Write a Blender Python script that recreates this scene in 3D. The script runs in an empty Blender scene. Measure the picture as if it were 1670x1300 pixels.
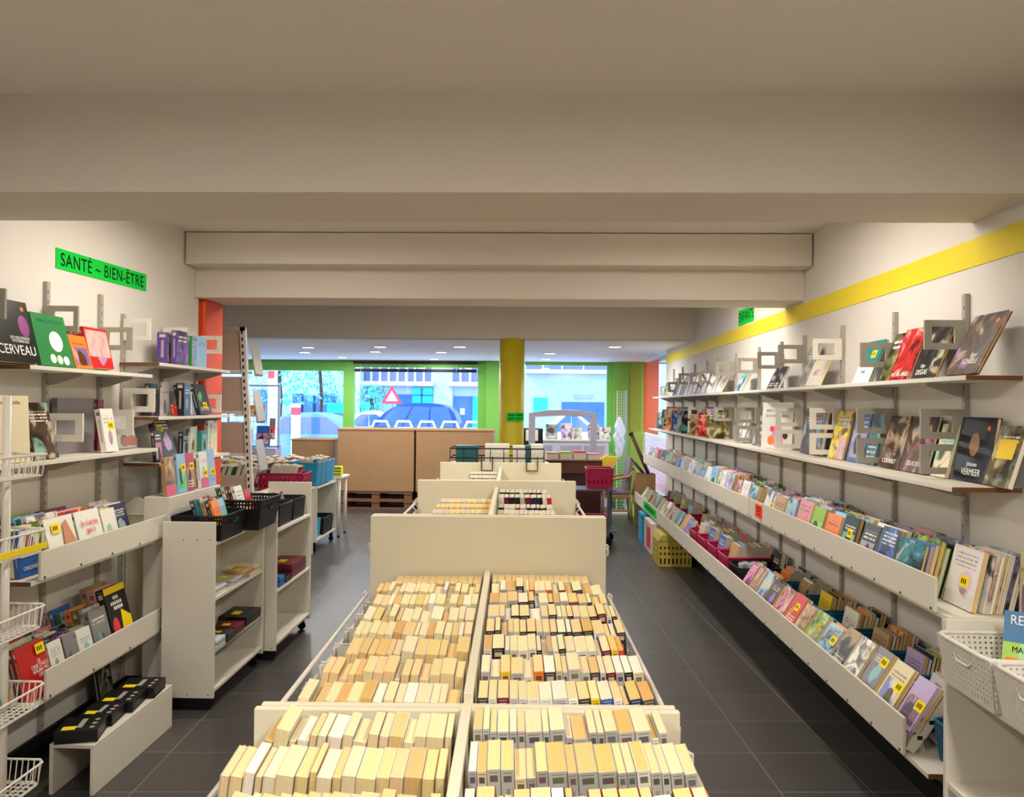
import bpy, math, random
from mathutils import Vector, Matrix, Euler
random.seed(11)
PI = math.pi
scene = bpy.context.scene
COL = scene.collection
CZ = 1.735                      # eye height of the camera
R = random.random
def U(a, b): return a + (b - a) * R()

# ------------------------------------------------------------------ colours
def lin(c):
    def f(v):
        v = max(0.0, min(1.0, v))
        return v / 12.92 if v <= 0.04045 else ((v + 0.055) / 1.055) ** 2.4
    return tuple(f(v) for v in c[:3]) + (1.0,)
PAL = {
 'white': (.90, .89, .86), 'cream': (.88, .82, .68), 'pale grey': (.74, .74, .73), 'grey': (.50, .50, .50),
 'black': (.08, .08, .09), 'charcoal': (.20, .20, .21), 'navy': (.10, .14, .32), 'blue': (.18, .38, .68),
 'pale blue': (.58, .74, .88), 'teal': (.10, .50, .52), 'green': (.16, .48, .24), 'lime': (.56, .72, .16),
 'yellow': (.93, .80, .15), 'orange': (.92, .52, .15), 'red': (.78, .14, .14), 'maroon': (.42, .07, .14),
 'pink': (.88, .56, .62), 'magenta': (.72, .16, .42), 'purple': (.36, .24, .55), 'lilac': (.74, .68, .84),
 'brown': (.34, .22, .14), 'tan': (.72, .58, .40), 'olive': (.42, .40, .20)}
def pal(n, j=.05):
    c = PAL[n]; d = U(-j, j)
    return lin((c[0] + d + U(-.02, .02), c[1] + d + U(-.02, .02), c[2] + d + U(-.02, .02)))
ORD = ('zeroth first second third fourth fifth sixth seventh eighth ninth tenth eleventh twelfth thirteenth fourteenth '
       'fifteenth sixteenth seventeenth eighteenth nineteenth twentieth').split()
for t in ('twenty', 'thirty', 'forty'):
    if t != 'twenty': ORD.append({'thirty': 'thirtieth', 'forty': 'fortieth'}[t])
    ORD += [t + '-' + ORD[k] for k in range(1, 10)]

# ------------------------------------------------------------------ materials
def new_mat(name):
    m = bpy.data.materials.new(name); m.use_nodes = True
    nt = m.node_tree
    b = nt.nodes['Principled BSDF']
    return m, nt, b
def nd(nt, t, **kw):
    n = nt.nodes.new(t)
    for k, v in kw.items():
        if k in n.inputs: n.inputs[k].default_value = v
        else: setattr(n, k, v)
    return n
def mat(name, c, rough=.5, spec=.5, metal=0, bump=0, bscale=60, var=0, emis=0):
    m, nt, b = new_mat(name)
    b.inputs['Base Color'].default_value = lin(c)
    b.inputs['Roughness'].default_value = rough
    b.inputs['Metallic'].default_value = metal
    b.inputs['Specular IOR Level'].default_value = spec
    tc = nd(nt, 'ShaderNodeTexCoord')
    nz = nd(nt, 'ShaderNodeTexNoise'); nz.inputs['Scale'].default_value = bscale; nz.inputs['Detail'].default_value = 3
    nt.links.new(tc.outputs['Object'], nz.inputs['Vector'])
    if bump:
        bp = nd(nt, 'ShaderNodeBump'); bp.inputs['Strength'].default_value = bump; bp.inputs['Distance'].default_value = .003
        nt.links.new(nz.outputs['Fac'], bp.inputs['Height']); nt.links.new(bp.outputs['Normal'], b.inputs['Normal'])
    if var:
        mx = nd(nt, 'ShaderNodeMix'); mx.data_type = 'RGBA'
        mx.inputs[6].default_value = lin(tuple(v * (1 - var) for v in c)); mx.inputs[7].default_value = lin(tuple(v * (1 + var) for v in c))
        nt.links.new(nz.outputs['Fac'], mx.inputs[0]); nt.links.new(mx.outputs[2], b.inputs['Base Color'])
    if emis:
        b.inputs['Emission Color'].default_value = lin(c); b.inputs['Emission Strength'].default_value = emis
    return m
M = {}
M['wall'] = mat('wall_paint', (.86, .845, .82), .85, .2, bump=.15, bscale=180)
M['ceil'] = mat('ceiling_paint', (.88, .855, .825), .9, .2, bump=.15, bscale=120)
M['beam'] = mat('beam_paint', (.84, .81, .77), .85, .2, bump=.15, bscale=120)
M['farceil'] = mat('panel_ceiling', (.96, .96, .97), .6, .4)
M['lam'] = mat('white_laminate', (.86, .84, .79), .42, .45, var=.015, bscale=4)
M['lamc'] = mat('cream_laminate', (.87, .84, .74), .45, .45, var=.02, bscale=3)
M['metal'] = mat('white_metal', (.86, .84, .80), .35, .5)
M['upr'] = mat('grey_metal', (.66, .645, .61), .4, .5)
M['frame'] = mat('grey_frame', (.62, .605, .56), .5, .4)
M['framew'] = mat('white_frame', (.86, .84, .79), .5, .4)
M['brownedge'] = mat('wood_edge', (.42, .27, .15), .55, .3, var=.2, bscale=40)
M['black'] = mat('black_plastic', (.05, .05, .055), .5, .4)
M['kick'] = mat('black_plinth', (.03, .03, .032), .6, .3)
M['screw'] = mat('dark_screw', (.1, .09, .08), .4, .5)
M['green'] = mat('green_paint', (.47, .75, .33), .5, .4)
M['olive'] = mat('olive_paint', (.62, .76, .32), .5, .4)
M['yellow'] = mat('yellow_paint', (.85, .78, .17), .5, .4, var=.05, bscale=3)
M['stripe'] = mat('yellow_stripe', (.91, .83, .18), .6, .3)
M['orange'] = mat('orange_paint', (.84, .27, .03), .45, .4, var=.12, bscale=8)
M['paperg'] = mat('green_paper', (.10, .80, .26), .8, .1)
M['papero'] = mat('orange_paper', (.96, .30, .16), .8, .1)
M['ink'] = mat('black_ink', (.03, .05, .04), .8, .1)
M['inkw'] = mat('white_ink', (.92, .92, .90), .8, .1)
M['inkr'] = mat('red_ink', (.86, .28, .22), .8, .1)
M['inkg'] = mat('green_ink', (.15, .50, .38), .8, .1)
M['inkp'] = mat('salmon_ink', (.88, .35, .33), .8, .1)
M['sty'] = mat('yellow_sticker', (.97, .86, .10), .7, .2)
M['sto'] = mat('orange_sticker', (.98, .52, .20), .7, .2)
M['card'] = mat('cardboard', (.62, .49, .36), .85, .1, var=.04, bscale=5)
M['wood'] = mat('pallet_wood', (.47, .33, .24), .8, .2, var=.2, bscale=25)
M['chairwood'] = mat('chair_wood', (.70, .52, .34), .5, .4, var=.1, bscale=20)
M['greyfab'] = mat('grey_fabric', (.52, .50, .54), .9, .1, bump=.3, bscale=300)
M['desk'] = mat('brown_desk', (.36, .20, .15), .5, .4, var=.08, bscale=8)
M['maroon'] = mat('maroon_panel', (.26, .10, .11), .5, .4)
M['magenta'] = mat('magenta_plastic', (.66, .06, .28), .4, .5)
M['teal'] = mat('teal_plastic', (.02, .34, .46), .4, .5)
M['cyan'] = mat('cyan_plastic', (.10, .60, .78), .35, .5)
M['wicker'] = mat('white_wicker', (.86, .845, .81), .5, .4, bump=.4, bscale=220)
M['steel'] = mat('blue_steel', (.34, .38, .45), .35, .5, .4)
M['lilac'] = mat('lilac_plastic', (.68, .67, .74), .4, .5)
M['yellowcrate'] = mat('mustard_plastic', (.72, .64, .28), .5, .4)
M['brownback'] = mat('brown_backboard', (.74, .64, .57), .6, .3)
M['rust'] = mat('dark_wood', (.30, .20, .16), .6, .3)
M['plastic'] = mat('white_film', (.84, .87, .93), .3, .5, bump=.6, bscale=30)
M['glassy'] = mat('clear_box', (.80, .84, .86), .1, .6)
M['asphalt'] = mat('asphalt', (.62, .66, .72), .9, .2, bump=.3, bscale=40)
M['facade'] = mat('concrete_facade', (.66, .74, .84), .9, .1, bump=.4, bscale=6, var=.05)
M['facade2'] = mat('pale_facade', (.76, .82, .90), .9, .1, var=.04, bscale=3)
M['shopblue'] = mat('dark_blue_front', (.24, .42, .68), .6, .3)
M['shopcyan'] = mat('turquoise_front', (.05, .80, .88), .5, .4)
M['bluepane'] = mat('street_window', (.25, .36, .58), .15, .6)
M['carblue'] = mat('dark_car_paint', (.14, .30, .56), .2, .6)
M['carpale'] = mat('pale_car_paint', (.42, .62, .86), .2, .6)
M['carwhite'] = mat('white_car_paint', (.92, .94, .96), .25, .6)
M['carglass'] = mat('car_glass', (.30, .44, .66), .08, .7)
M['tyre'] = mat('tyre_rubber', (.06, .06, .07), .8, .2)
M['signred'] = mat('sign_red', (.92, .25, .32), .5, .4)
M['signwhite'] = mat('sign_white', (.95, .95, .96), .5, .4)
M['leaf'] = mat('leaf_green', (.35, .75, .68), .7, .2, var=.3, bscale=9)
M['lampglow'] = mat('lamp_glow', (1.0, .97, .90), .5, .3, emis=6)
M['tubeglow'] = mat('tube_glow', (1.0, .88, .68), .5, .3, emis=5)
M['doughpink'] = mat('orange_film', (.96, .44, .28), .6, .3)
M['blindpink'] = mat('pink_blind', (.95, .72, .74), .6, .3)
M['greenmat'] = mat('green_mat', (.38, .85, .30), .7, .2)
M['bag'] = mat('yellow_bag', (.93, .78, .22), .5, .4)

def glass_mat():
    m = bpy.data.materials.new('window_glass'); m.use_nodes = True; nt = m.node_tree
    for n in list(nt.nodes): nt.nodes.remove(n)
    o = nd(nt, 'ShaderNodeOutputMaterial'); t = nd(nt, 'ShaderNodeBsdfTransparent'); g = nd(nt, 'ShaderNodeBsdfGlossy')
    t.inputs['Color'].default_value = (.93, .96, 1, 1); g.inputs['Roughness'].default_value = .03
    mx = nd(nt, 'ShaderNodeMixShader'); mx.inputs[0].default_value = .05
    nt.links.new(t.outputs[0], mx.inputs[1]); nt.links.new(g.outputs[0], mx.inputs[2]); nt.links.new(mx.outputs[0], o.inputs[0])
    return m
M['glass'] = glass_mat()

def floor_mat():
    m, nt, b = new_mat('floor_tiles')
    tc = nd(nt, 'ShaderNodeTexCoord'); mp = nd(nt, 'ShaderNodeMapping')
    th = 57 / 1276
    mp.inputs['Rotation'].default_value = (0, 0, -th)
    mp.inputs['Location'].default_value = (-1.288 + .414 * 10 , -3.524 + .398 * 30, 0)
    nt.links.new(tc.outputs['Object'], mp.inputs['Vector'])
    br = nd(nt, 'ShaderNodeTexBrick'); br.offset = 0; br.squash = 1
    br.inputs['Scale'].default_value = 1; br.inputs['Brick Width'].default_value = .414; br.inputs['Row Height'].default_value = .398
    br.inputs['Mortar Size'].default_value = .0028; br.inputs['Mortar Smooth'].default_value = .3; br.inputs['Bias'].default_value = 0
    br.inputs['Color1'].default_value = lin((.245, .235, .23)); br.inputs['Color2'].default_value = lin((.28, .265, .255))
    br.inputs['Mortar'].default_value = lin((.47, .45, .42))
    nt.links.new(mp.outputs[0], br.inputs['Vector'])
    nz = nd(nt, 'ShaderNodeTexNoise'); nz.inputs['Scale'].default_value = 35; nz.inputs['Detail'].default_value = 4
    nt.links.new(tc.outputs['Object'], nz.inputs['Vector'])
    nt.links.new(br.outputs['Color'], b.inputs['Base Color'])
    mr = nd(nt, 'ShaderNodeMapRange'); mr.inputs[3].default_value = .30; mr.inputs[4].default_value = .44
    nt.links.new(nz.outputs['Fac'], mr.inputs[0]); nt.links.new(mr.outputs[0], b.inputs['Roughness'])
    bp = nd(nt, 'ShaderNodeBump'); bp.inputs['Strength'].default_value = .25; bp.inputs['Distance'].default_value = .002; bp.invert = True
    nt.links.new(br.outputs['Fac'], bp.inputs['Height']); nt.links.new(bp.outputs['Normal'], b.inputs['Normal'])
    b.inputs['Specular IOR Level'].default_value = .6
    return m
M['floor'] = floor_mat()

def L(nt, a, b): nt.links.new(a, b)
def mth(nt, op, a, b=None, c=None):
    n = nd(nt, 'ShaderNodeMath', operation=op)
    for i, v in enumerate((a, b, c)):
        if v is None: continue
        if isinstance(v, (int, float)): n.inputs[i].default_value = v
        else: L(nt, v, n.inputs[i])
    return n.outputs[0]
def mixc(nt, fac, a, b, blend='MIX'):
    n = nd(nt, 'ShaderNodeMix'); n.data_type = 'RGBA'; n.blend_type = blend
    if isinstance(fac, (int, float)): n.inputs[0].default_value = fac
    else: L(nt, fac, n.inputs[0])
    for i, v in ((6, a), (7, b)):
        if isinstance(v, tuple): n.inputs[i].default_value = v
        else: L(nt, v, n.inputs[i])
    return n.outputs[2]
def band(nt, v, lo, hi):
    return mth(nt, 'MULTIPLY', mth(nt, 'GREATER_THAN', v, lo), mth(nt, 'LESS_THAN', v, hi))

def ramp(nt, fac, stops):
    r = nd(nt, 'ShaderNodeValToRGB'); L(nt, fac, r.inputs[0]); e = r.color_ramp.elements
    while len(e) < len(stops): e.new(.5)
    for i, (p_, c_) in enumerate(stops): e[i].position = p_; e[i].color = c_
    return r.outputs[0]
def cover_mat(name, style):
    """printed book cover: ground colour from the object, a picture field, title lines"""
    m, nt, b = new_mat(name)
    oi = nd(nt, 'ShaderNodeObjectInfo'); tc = nd(nt, 'ShaderNodeTexCoord')
    sp = nd(nt, 'ShaderNodeSeparateXYZ'); L(nt, tc.outputs['Generated'], sp.inputs[0])
    gy, gz = sp.outputs['Y'], sp.outputs['Z']; rnd = oi.outputs['Random']; base = oi.outputs['Color']
    w2 = nd(nt, 'ShaderNodeTexWhiteNoise'); w2.noise_dimensions = '1D'; L(nt, mth(nt, 'MULTIPLY', rnd, 991.0), w2.inputs['W'])
    w3 = nd(nt, 'ShaderNodeSeparateColor'); L(nt, w2.outputs['Color'], w3.inputs[0]); ra, rb, rc = w3.outputs
    off = nd(nt, 'ShaderNodeCombineXYZ'); L(nt, mth(nt, 'MULTIPLY', rnd, 37.0), off.inputs[1]); L(nt, mth(nt, 'MULTIPLY', ra, 91.0), off.inputs[2])
    va = nd(nt, 'ShaderNodeVectorMath', operation='ADD'); L(nt, tc.outputs['Object'], va.inputs[0]); L(nt, off.outputs[0], va.inputs[1])
    def noise(scale, det, dist=0):
        n = nd(nt, 'ShaderNodeTexNoise'); n.inputs['Scale'].default_value = scale; n.inputs['Detail'].default_value = det; n.inputs['Distortion'].default_value = dist
        L(nt, va.outputs[0], n.inputs['Vector']); return n.outputs['Fac']
    hs = nd(nt, 'ShaderNodeHueSaturation'); L(nt, base, hs.inputs['Color']); L(nt, mth(nt, 'ADD', mth(nt, 'MULTIPLY', rb, .36), .32), hs.inputs['Hue'])
    hs.inputs['Saturation'].default_value = 1.2; hs.inputs['Value'].default_value = .6
    dark = mixc(nt, 1.0, base, (.14, .13, .13, 1), 'MULTIPLY'); light = mixc(nt, .5, base, lin((.93, .88, .78)))
    wv = nd(nt, 'ShaderNodeCombineColor'); L(nt, rb, wv.inputs[0]); L(nt, rc, wv.inputs[1]); L(nt, ra, wv.inputs[2])
    acc = mixc(nt, .35, wv.outputs[0], hs.outputs['Color'])
    na = noise(9 if style in ('photo', 'art') else 6, 6, 1.2)
    def step(v, e_, k): n = nd(nt, 'ShaderNodeClamp'); L(nt, mth(nt, 'MULTIPLY', mth(nt, 'SUBTRACT', v, e_), k), n.inputs[0]); return n.outputs[0]
    if style == 'bare': c2 = base
    elif style in ('photo', 'art'):
        pic = mixc(nt, step(na, .40, 9), dark, base); pic = mixc(nt, step(na, .56, 12), pic, light); pic = mixc(nt, mth(nt, 'MULTIPLY', step(noise(5.5, 3, .6), .56, 14), .75), pic, acc)
        c2 = pic
    else:
        dy = mth(nt, 'SUBTRACT', gy, mth(nt, 'ADD', mth(nt, 'MULTIPLY', ra, .3), .35)); dz = mth(nt, 'SUBTRACT', gz, mth(nt, 'ADD', mth(nt, 'MULTIPLY', rc, .2), .26))
        d2 = mth(nt, 'ADD', mth(nt, 'MULTIPLY', mth(nt, 'MULTIPLY', dy, dy), 1.2), mth(nt, 'MULTIPLY', dz, dz))
        blob = mth(nt, 'LESS_THAN', mth(nt, 'ADD', d2, mth(nt, 'MULTIPLY', mth(nt, 'SUBTRACT', na, .5), .22)), .05)
        if style == 'graphic':
            fld = mth(nt, 'MULTIPLY', band(nt, gz, .08, .62), band(nt, gy, .07, .93))
            sc = mixc(nt, step(na, .5, 6), acc, light); sc = mixc(nt, blob, sc, dark)
            c2 = mixc(nt, fld, base, sc)
        else:
            sub = mixc(nt, step(na, .52, 8), acc, dark)
            c2 = mixc(nt, mth(nt, 'MULTIPLY', blob, .85), base, sub)
    if style not in ('art', 'bare'):
        # title: rows of letter-like marks, larger or smaller, high or low on the cover
        k = mth(nt, 'FLOOR', mth(nt, 'ADD', mth(nt, 'MULTIPLY', rc, 9.0), 9.0)); z_ = mth(nt, 'MULTIPLY', gz, k)
        lines = mth(nt, 'MULTIPLY', mth(nt, 'LESS_THAN', mth(nt, 'FRACT', z_), .62), mth(nt, 'GREATER_THAN', mth(nt, 'FRACT', z_), .12))
        cv = nd(nt, 'ShaderNodeCombineXYZ'); L(nt, mth(nt, 'ADD', mth(nt, 'MULTIPLY', gy, mth(nt, 'MULTIPLY', k, 2.6)), mth(nt, 'MULTIPLY', rnd, 400.0)), cv.inputs[0]); L(nt, mth(nt, 'MULTIPLY', mth(nt, 'FLOOR', z_), 3.7), cv.inputs[1])
        wn = nd(nt, 'ShaderNodeTexNoise'); wn.inputs['Scale'].default_value = 1.0; wn.inputs['Detail'].default_value = 1; L(nt, cv.outputs[0], wn.inputs['Vector'])
        lo = mth(nt, 'ADD', mth(nt, 'MULTIPLY', mth(nt, 'GREATER_THAN', ra, .28), .56), .10)
        zone = mth(nt, 'MULTIPLY', mth(nt, 'GREATER_THAN', gz, lo), mth(nt, 'LESS_THAN', gz, mth(nt, 'ADD', lo, mth(nt, 'ADD', mth(nt, 'MULTIPLY', rb, .14), .12))))
        tf = mth(nt, 'MULTIPLY', mth(nt, 'MULTIPLY', lines, mth(nt, 'GREATER_THAN', wn.outputs['Fac'], .46)), mth(nt, 'MULTIPLY', zone, band(nt, gy, .13, .87)))
        bw = nd(nt, 'ShaderNodeRGBToBW'); L(nt, base, bw.inputs[0])
        tcol = mixc(nt, mth(nt, 'GREATER_THAN', bw.outputs[0], .3), lin((.92, .90, .84)), mixc(nt, .5, hs.outputs['Color'], dark))
        c2 = mixc(nt, mth(nt, 'MULTIPLY', tf, .9), c2, tcol)
    c4 = mixc(nt, mth(nt, 'GREATER_THAN', gy, .012), base, c2)
    L(nt, c4, b.inputs['Base Color']); b.inputs['Roughness'].default_value = .32; b.inputs['Specular IOR Level'].default_value = .45
    return m
M['cover_bare'] = None
for s in ('photo', 'graphic', 'plain', 'art', 'bare'): M['cover_' + s] = cover_mat('cover_' + s, s)

def spine_mat():
    m, nt, b = new_mat('book_spine')
    oi = nd(nt, 'ShaderNodeObjectInfo'); tc = nd(nt, 'ShaderNodeTexCoord')
    sp = nd(nt, 'ShaderNodeSeparateXYZ'); L(nt, tc.outputs['Generated'], sp.inputs[0])
    gx, gz = sp.outputs['X'], sp.outputs['Z']; rnd = oi.outputs['Random']; base = oi.outputs['Color']
    wn = nd(nt, 'ShaderNodeTexWhiteNoise'); wn.noise_dimensions = '1D'; L(nt, mth(nt, 'MULTIPLY', rnd, 77.0), wn.inputs['W'])
    dk = nd(nt, 'ShaderNodeHueSaturation'); L(nt, wn.outputs['Color'], dk.inputs['Color']); dk.inputs['Value'].default_value = .16; dk.inputs['Saturation'].default_value = .6
    bw = nd(nt, 'ShaderNodeRGBToBW'); L(nt, base, bw.inputs[0])
    ink = mixc(nt, mth(nt, 'GREATER_THAN', bw.outputs[0], .16), lin((.80, .76, .70)), dk.outputs['Color'])
    box = mth(nt, 'MULTIPLY', band(nt, gz, .845, .925), band(nt, gx, .2, .8))
    dx = mth(nt, 'SUBTRACT', gx, .5)
    wide = mth(nt, 'LESS_THAN', mth(nt, 'ABSOLUTE', dx), .34)
    top = mth(nt, 'MULTIPLY', band(nt, gz, .955, .965), wide)
    nz = nd(nt, 'ShaderNodeTexNoise'); nz.inputs['Scale'].default_value = 55; L(nt, tc.outputs['Generated'], nz.inputs['Vector'])
    txt = mth(nt, 'MULTIPLY', mth(nt, 'MULTIPLY', band(nt, gz, .22, .76), band(nt, gx, .38, .64)), mth(nt, 'GREATER_THAN', nz.outputs['Fac'], .49))
    f = mth(nt, 'MAXIMUM', mth(nt, 'MAXIMUM', box, top), txt)
    L(nt, mixc(nt, mth(nt, 'MULTIPLY', f, .9), base, ink), b.inputs['Base Color']); b.inputs['Roughness'].default_value = .4
    return m
M['spine'] = spine_mat()
def page_mat():
    m, nt, b = new_mat('book_pages')
    oi = nd(nt, 'ShaderNodeObjectInfo'); tc = nd(nt, 'ShaderNodeTexCoord')
    mp = nd(nt, 'ShaderNodeMapping'); mp.inputs['Scale'].default_value = (900, 4, 4); L(nt, tc.outputs['Object'], mp.inputs[0])
    nz = nd(nt, 'ShaderNodeTexNoise'); nz.inputs['Scale'].default_value = 1; nz.inputs['Detail'].default_value = 1; L(nt, mp.outputs[0], nz.inputs['Vector'])
    hs = nd(nt, 'ShaderNodeHueSaturation'); L(nt, oi.outputs['Color'], hs.inputs['Color'])
    L(nt, mth(nt, 'ADD', mth(nt, 'MULTIPLY', nz.outputs['Fac'], .36), .80), hs.inputs['Value'])
    L(nt, hs.outputs['Color'], b.inputs['Base Color']); b.inputs['Roughness'].default_value = .85; b.inputs['Specular IOR Level'].default_value = .1
    return m
M['pages'] = page_mat()

# ------------------------------------------------------------------ mesh builder
class MB:
    def __init__(s): s.v = []; s.f = []; s.m = []
    def add(s, vs, fs, mi=0, T=None):
        b = len(s.v)
        s.v += [tuple(T @ Vector(p)) if T else tuple(p) for p in vs]
        s.f += [tuple(b + i for i in f) for f in fs]; s.m += [mi] * len(fs)
    def box(s, x0, x1, y0, y1, z0, z1, mi=0, T=None):
        vs = [(x, y, z) for z in (z0, z1) for y in (y0, y1) for x in (x0, x1)]
        s.add(vs, [(0, 2, 3, 1), (4, 5, 7, 6), (0, 1, 5, 4), (2, 6, 7, 3), (0, 4, 6, 2), (1, 3, 7, 5)], mi, T); return s
    def prism(s, poly, axis, a, b, mi=0, T=None):
        n = len(poly)
        def q(p, t): return {'x': (t, p[0], p[1]), 'y': (p[0], t, p[1]), 'z': (p[0], p[1], t)}[axis]
        vs = [q(p, a) for p in poly] + [q(p, b) for p in poly]
        fs = [tuple(range(n)), tuple(reversed(range(n, 2 * n)))] + [(i + n, (i + 1) % n + n, (i + 1) % n, i) for i in range(n)]
        s.add(vs, fs, mi, T); return s
    def ring(s, outer, inner, axis, a, b, mi=0, T=None):
        n = len(outer)
        def q(p, t): return {'x': (t, p[0], p[1]), 'y': (p[0], t, p[1]), 'z': (p[0], p[1], t)}[axis]
        vs = [q(p, t) for t in (a, b) for L_ in (outer, inner) for p in L_]
        fs = []
        for i in range(n):
            j = (i + 1) % n
            fs += [(i, j, n + j, n + i), (2 * n + j, 2 * n + i, 3 * n + i, 3 * n + j), (j, i, 2 * n + i, 2 * n + j), (n + i, n + j, 3 * n + j, 3 * n + i)]
        s.add(vs, fs, mi, T); return s
    def tube(s, pts, r, n=8, mi=0, closed=False, T=None):
        P = [Vector(p) for p in pts]; k = len(P); vs = []; fs = []
        prev = None
        for i in range(k):
            if closed: d = (P[(i + 1) % k] - P[i - 1]).normalized()
            else: d = (P[min(i + 1, k - 1)] - P[max(i - 1, 0)]).normalized()
            ref = prev if prev is not None else (Vector((0, 0, 1)) if abs(d.z) < .9 else Vector((1, 0, 0)))
            u = (ref - d * ref.dot(d))
            if u.length < 1e-4: u = d.orthogonal()
            u.normalize(); prev = u; w = d.cross(u)
            vs += [tuple(P[i] + (u * math.cos(2 * PI * j / n) + w * math.sin(2 * PI * j / n)) * r) for j in range(n)]
        for i in range(k if closed else k - 1):
            a = i * n; b = ((i + 1) % k) * n
            fs += [(a + j, a + (j + 1) % n, b + (j + 1) % n, b + j) for j in range(n)]
        if not closed: fs += [tuple(reversed(range(n))), tuple(range((k - 1) * n, k * n))]
        s.add(vs, fs, mi, T); return s
    def lathe(s, prof, n=20, mi=0, T=None):
        k = len(prof); vs = [(r * math.cos(2 * PI * j / n), r * math.sin(2 * PI * j / n), z) for r, z in prof for j in range(n)]
        fs = [(i * n + j, i * n + (j + 1) % n, (i + 1) * n + (j + 1) % n, (i + 1) * n + j) for i in range(k - 1) for j in range(n)]
        fs += [tuple(reversed(range(n))), tuple(range((k - 1) * n, k * n))]
        s.add(vs, fs, mi, T); return s
    def mesh(s, name, mats):
        me = bpy.data.meshes.new(name); me.from_pydata(s.v, [], s.f)
        for m in (mats if isinstance(mats, (list, tuple)) else [mats]): me.materials.append(m)
        if any(s.m): me.polygons.foreach_set('material_index', s.m)
        me.update(); return me
    def build(s, name, mats, parent=None, bevel=0, smooth=False, **kw):
        o = bpy.data.objects.new(name, s.mesh(name, mats)); COL.objects.link(o)
        if parent is not None: o.parent = parent
        if smooth: o.data.polygons.foreach_set('use_smooth', [True] * len(o.data.polygons))
        if bevel:
            bv = o.modifiers.new('Bevel', 'BEVEL'); bv.width = bevel; bv.segments = 2; bv.limit_method = 'ANGLE'
        for k, v in kw.items(): setattr(o, k, v)
        return o
def at(x=0, y=0, z=0, rx=0, ry=0, rz=0): return Matrix.Translation((x, y, z)) @ Euler((rx, ry, rz)).to_matrix().to_4x4()

LABELS = {}
def tag(o, label, cat, group=None, kind=None):
    o['label'] = label; o['category'] = cat
    if group: o['group'] = group
    if kind: o['kind'] = kind
    LABELS[label] = LABELS.get(label, 0) + 1
    return o
def thing(name, label, cat, loc=(0, 0, 0), rot=(0, 0, 0), group=None):
    o = bpy.data.objects.new(name, None); COL.objects.link(o); o.location = loc; o.rotation_euler = rot
    o.empty_display_size = .05
    return tag(o, label, cat, group)
def struct(name, mb, m, label=None, cat=None, **kw):
    o = mb.build(name, m, **kw); o['kind'] = 'structure'
    if label: o['label'] = label
    o['category'] = cat or name.split('_')[0]
    return o
def bx(x0, x1, y0, y1, z0, z1): return MB().box(x0, x1, y0, y1, z0, z1)

FONT = None
def lettering(body, size, parent, loc, rot, m, name='lettering', space=1.0, shear=0, ext=.0004, sx=1.0):
    cu = bpy.data.curves.new(name, 'FONT'); cu.body = body; cu.size = size; cu.extrude = ext; cu.align_x = 'CENTER'; cu.align_y = 'CENTER'
    cu.space_character = space; cu.shear = shear; cu.space_line = .85
    tmp = bpy.data.objects.new('tmp', cu); me = bpy.data.meshes.new_from_object(tmp)
    bpy.data.objects.remove(tmp); bpy.data.curves.remove(cu); me.materials.clear(); me.materials.append(m)
    o = bpy.data.objects.new(name, me); COL.objects.link(o)
    o.parent = parent; o.location = loc; o.rotation_euler = rot; o.scale = (sx, 1, 1)
    return o
FRONT = (PI / 2, 0, PI / 2)         # lettering on a +X facing surface

# ------------------------------------------------------------------ room shell
WR, WL, WF = 1.9, -2.44, 14.3
struct('floor', bx(-6.5, 2.6, -3.2, 14.45, -.08, 0), M['floor'], 'dark grey square floor tiles with pale joints')
struct('wall_right', MB().box(WR, WR + .15, -3.2, 11.28, 0, 2.94), M['wall'], 'long white wall with the yellow stripe')
struct('wall_left', MB().box(WL - .15, WL, -3.2, 5.62, 0, 2.94), M['wall'], 'white wall behind the health books')
struct('wall_back', MB().box(-2.6, 2.05, -3.3, -3.15, 0, 2.94), M['wall'], 'white wall behind the camera')
struct('wall_annex', MB().box(-6.65, -6.5, 5.5, 14.45, 0, 2.94), M['wall'], 'far side wall of the shop front')
struct('wall_return', MB().box(-6.5, WL - .15, 5.47, 5.62, 0, 2.94), M['wall'], 'wall turning the corner beyond the health books')
struct('ceiling', MB().box(-6.6, 2.1, -3.3, 9.62, 2.925, 3.05), M['ceil'], 'plain cream ceiling between the beams')
struct('ceiling_front', MB().box(-6.6, 2.6, 9.62, 14.45, 2.535, 2.65), M['farceil'], 'bright lowered ceiling by the shop windows')
struct('beam_near', MB().box(WL, WR, 2.97, 3.45, 2.545, 2.93), M['beam'], 'deep cream ceiling beam nearest the camera', 'beam', bevel=.004)
struct('beam_middle', MB().box(WL, WR, 5.55, 5.98, 2.49, 2.93), M['beam'], 'second ceiling beam over the cabinets', 'beam', bevel=.004)
struct('trim_1', MB().box(WL + .01, WR - .01, 5.37, 5.549, 2.70, 2.92), M['beam'], 'boxed casing on the face of the second beam', 'trim', bevel=.006)
struct('beam_far', MB().prism([(WL - 3.5, 9.50), (WL + 1.2, 9.40), (WR, 9.35), (WR, 9.63), (WL - 3.5, 9.63)], 'z', 2.535, 2.93), M['beam'], 'grey shaded beam before the window area', 'beam')
struct('trim_2', MB().box(WR - .004, WR + .001, -3.1, 11.28, 2.352, 2.472), M['stripe'], 'yellow stripe painted along the white wall', 'trim')
struct('baseboard_right', MB().box(1.772, 1.79, 3.0, 11.2, 0, .10), M['kick'], 'black plinth under the long wall shelving', 'baseboard')
struct('baseboard_left', MB().box(WL + .02, WL + .04, -1, 5.6, 0, .10), M['kick'], 'black plinth under the health shelving', 'baseboard')
struct('pillar_orange', MB().box(-2.74, -2.395, 5.64, 5.97, 0, 2.5), M['orange'], 'orange painted square pillar', 'pillar', bevel=.02)
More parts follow.
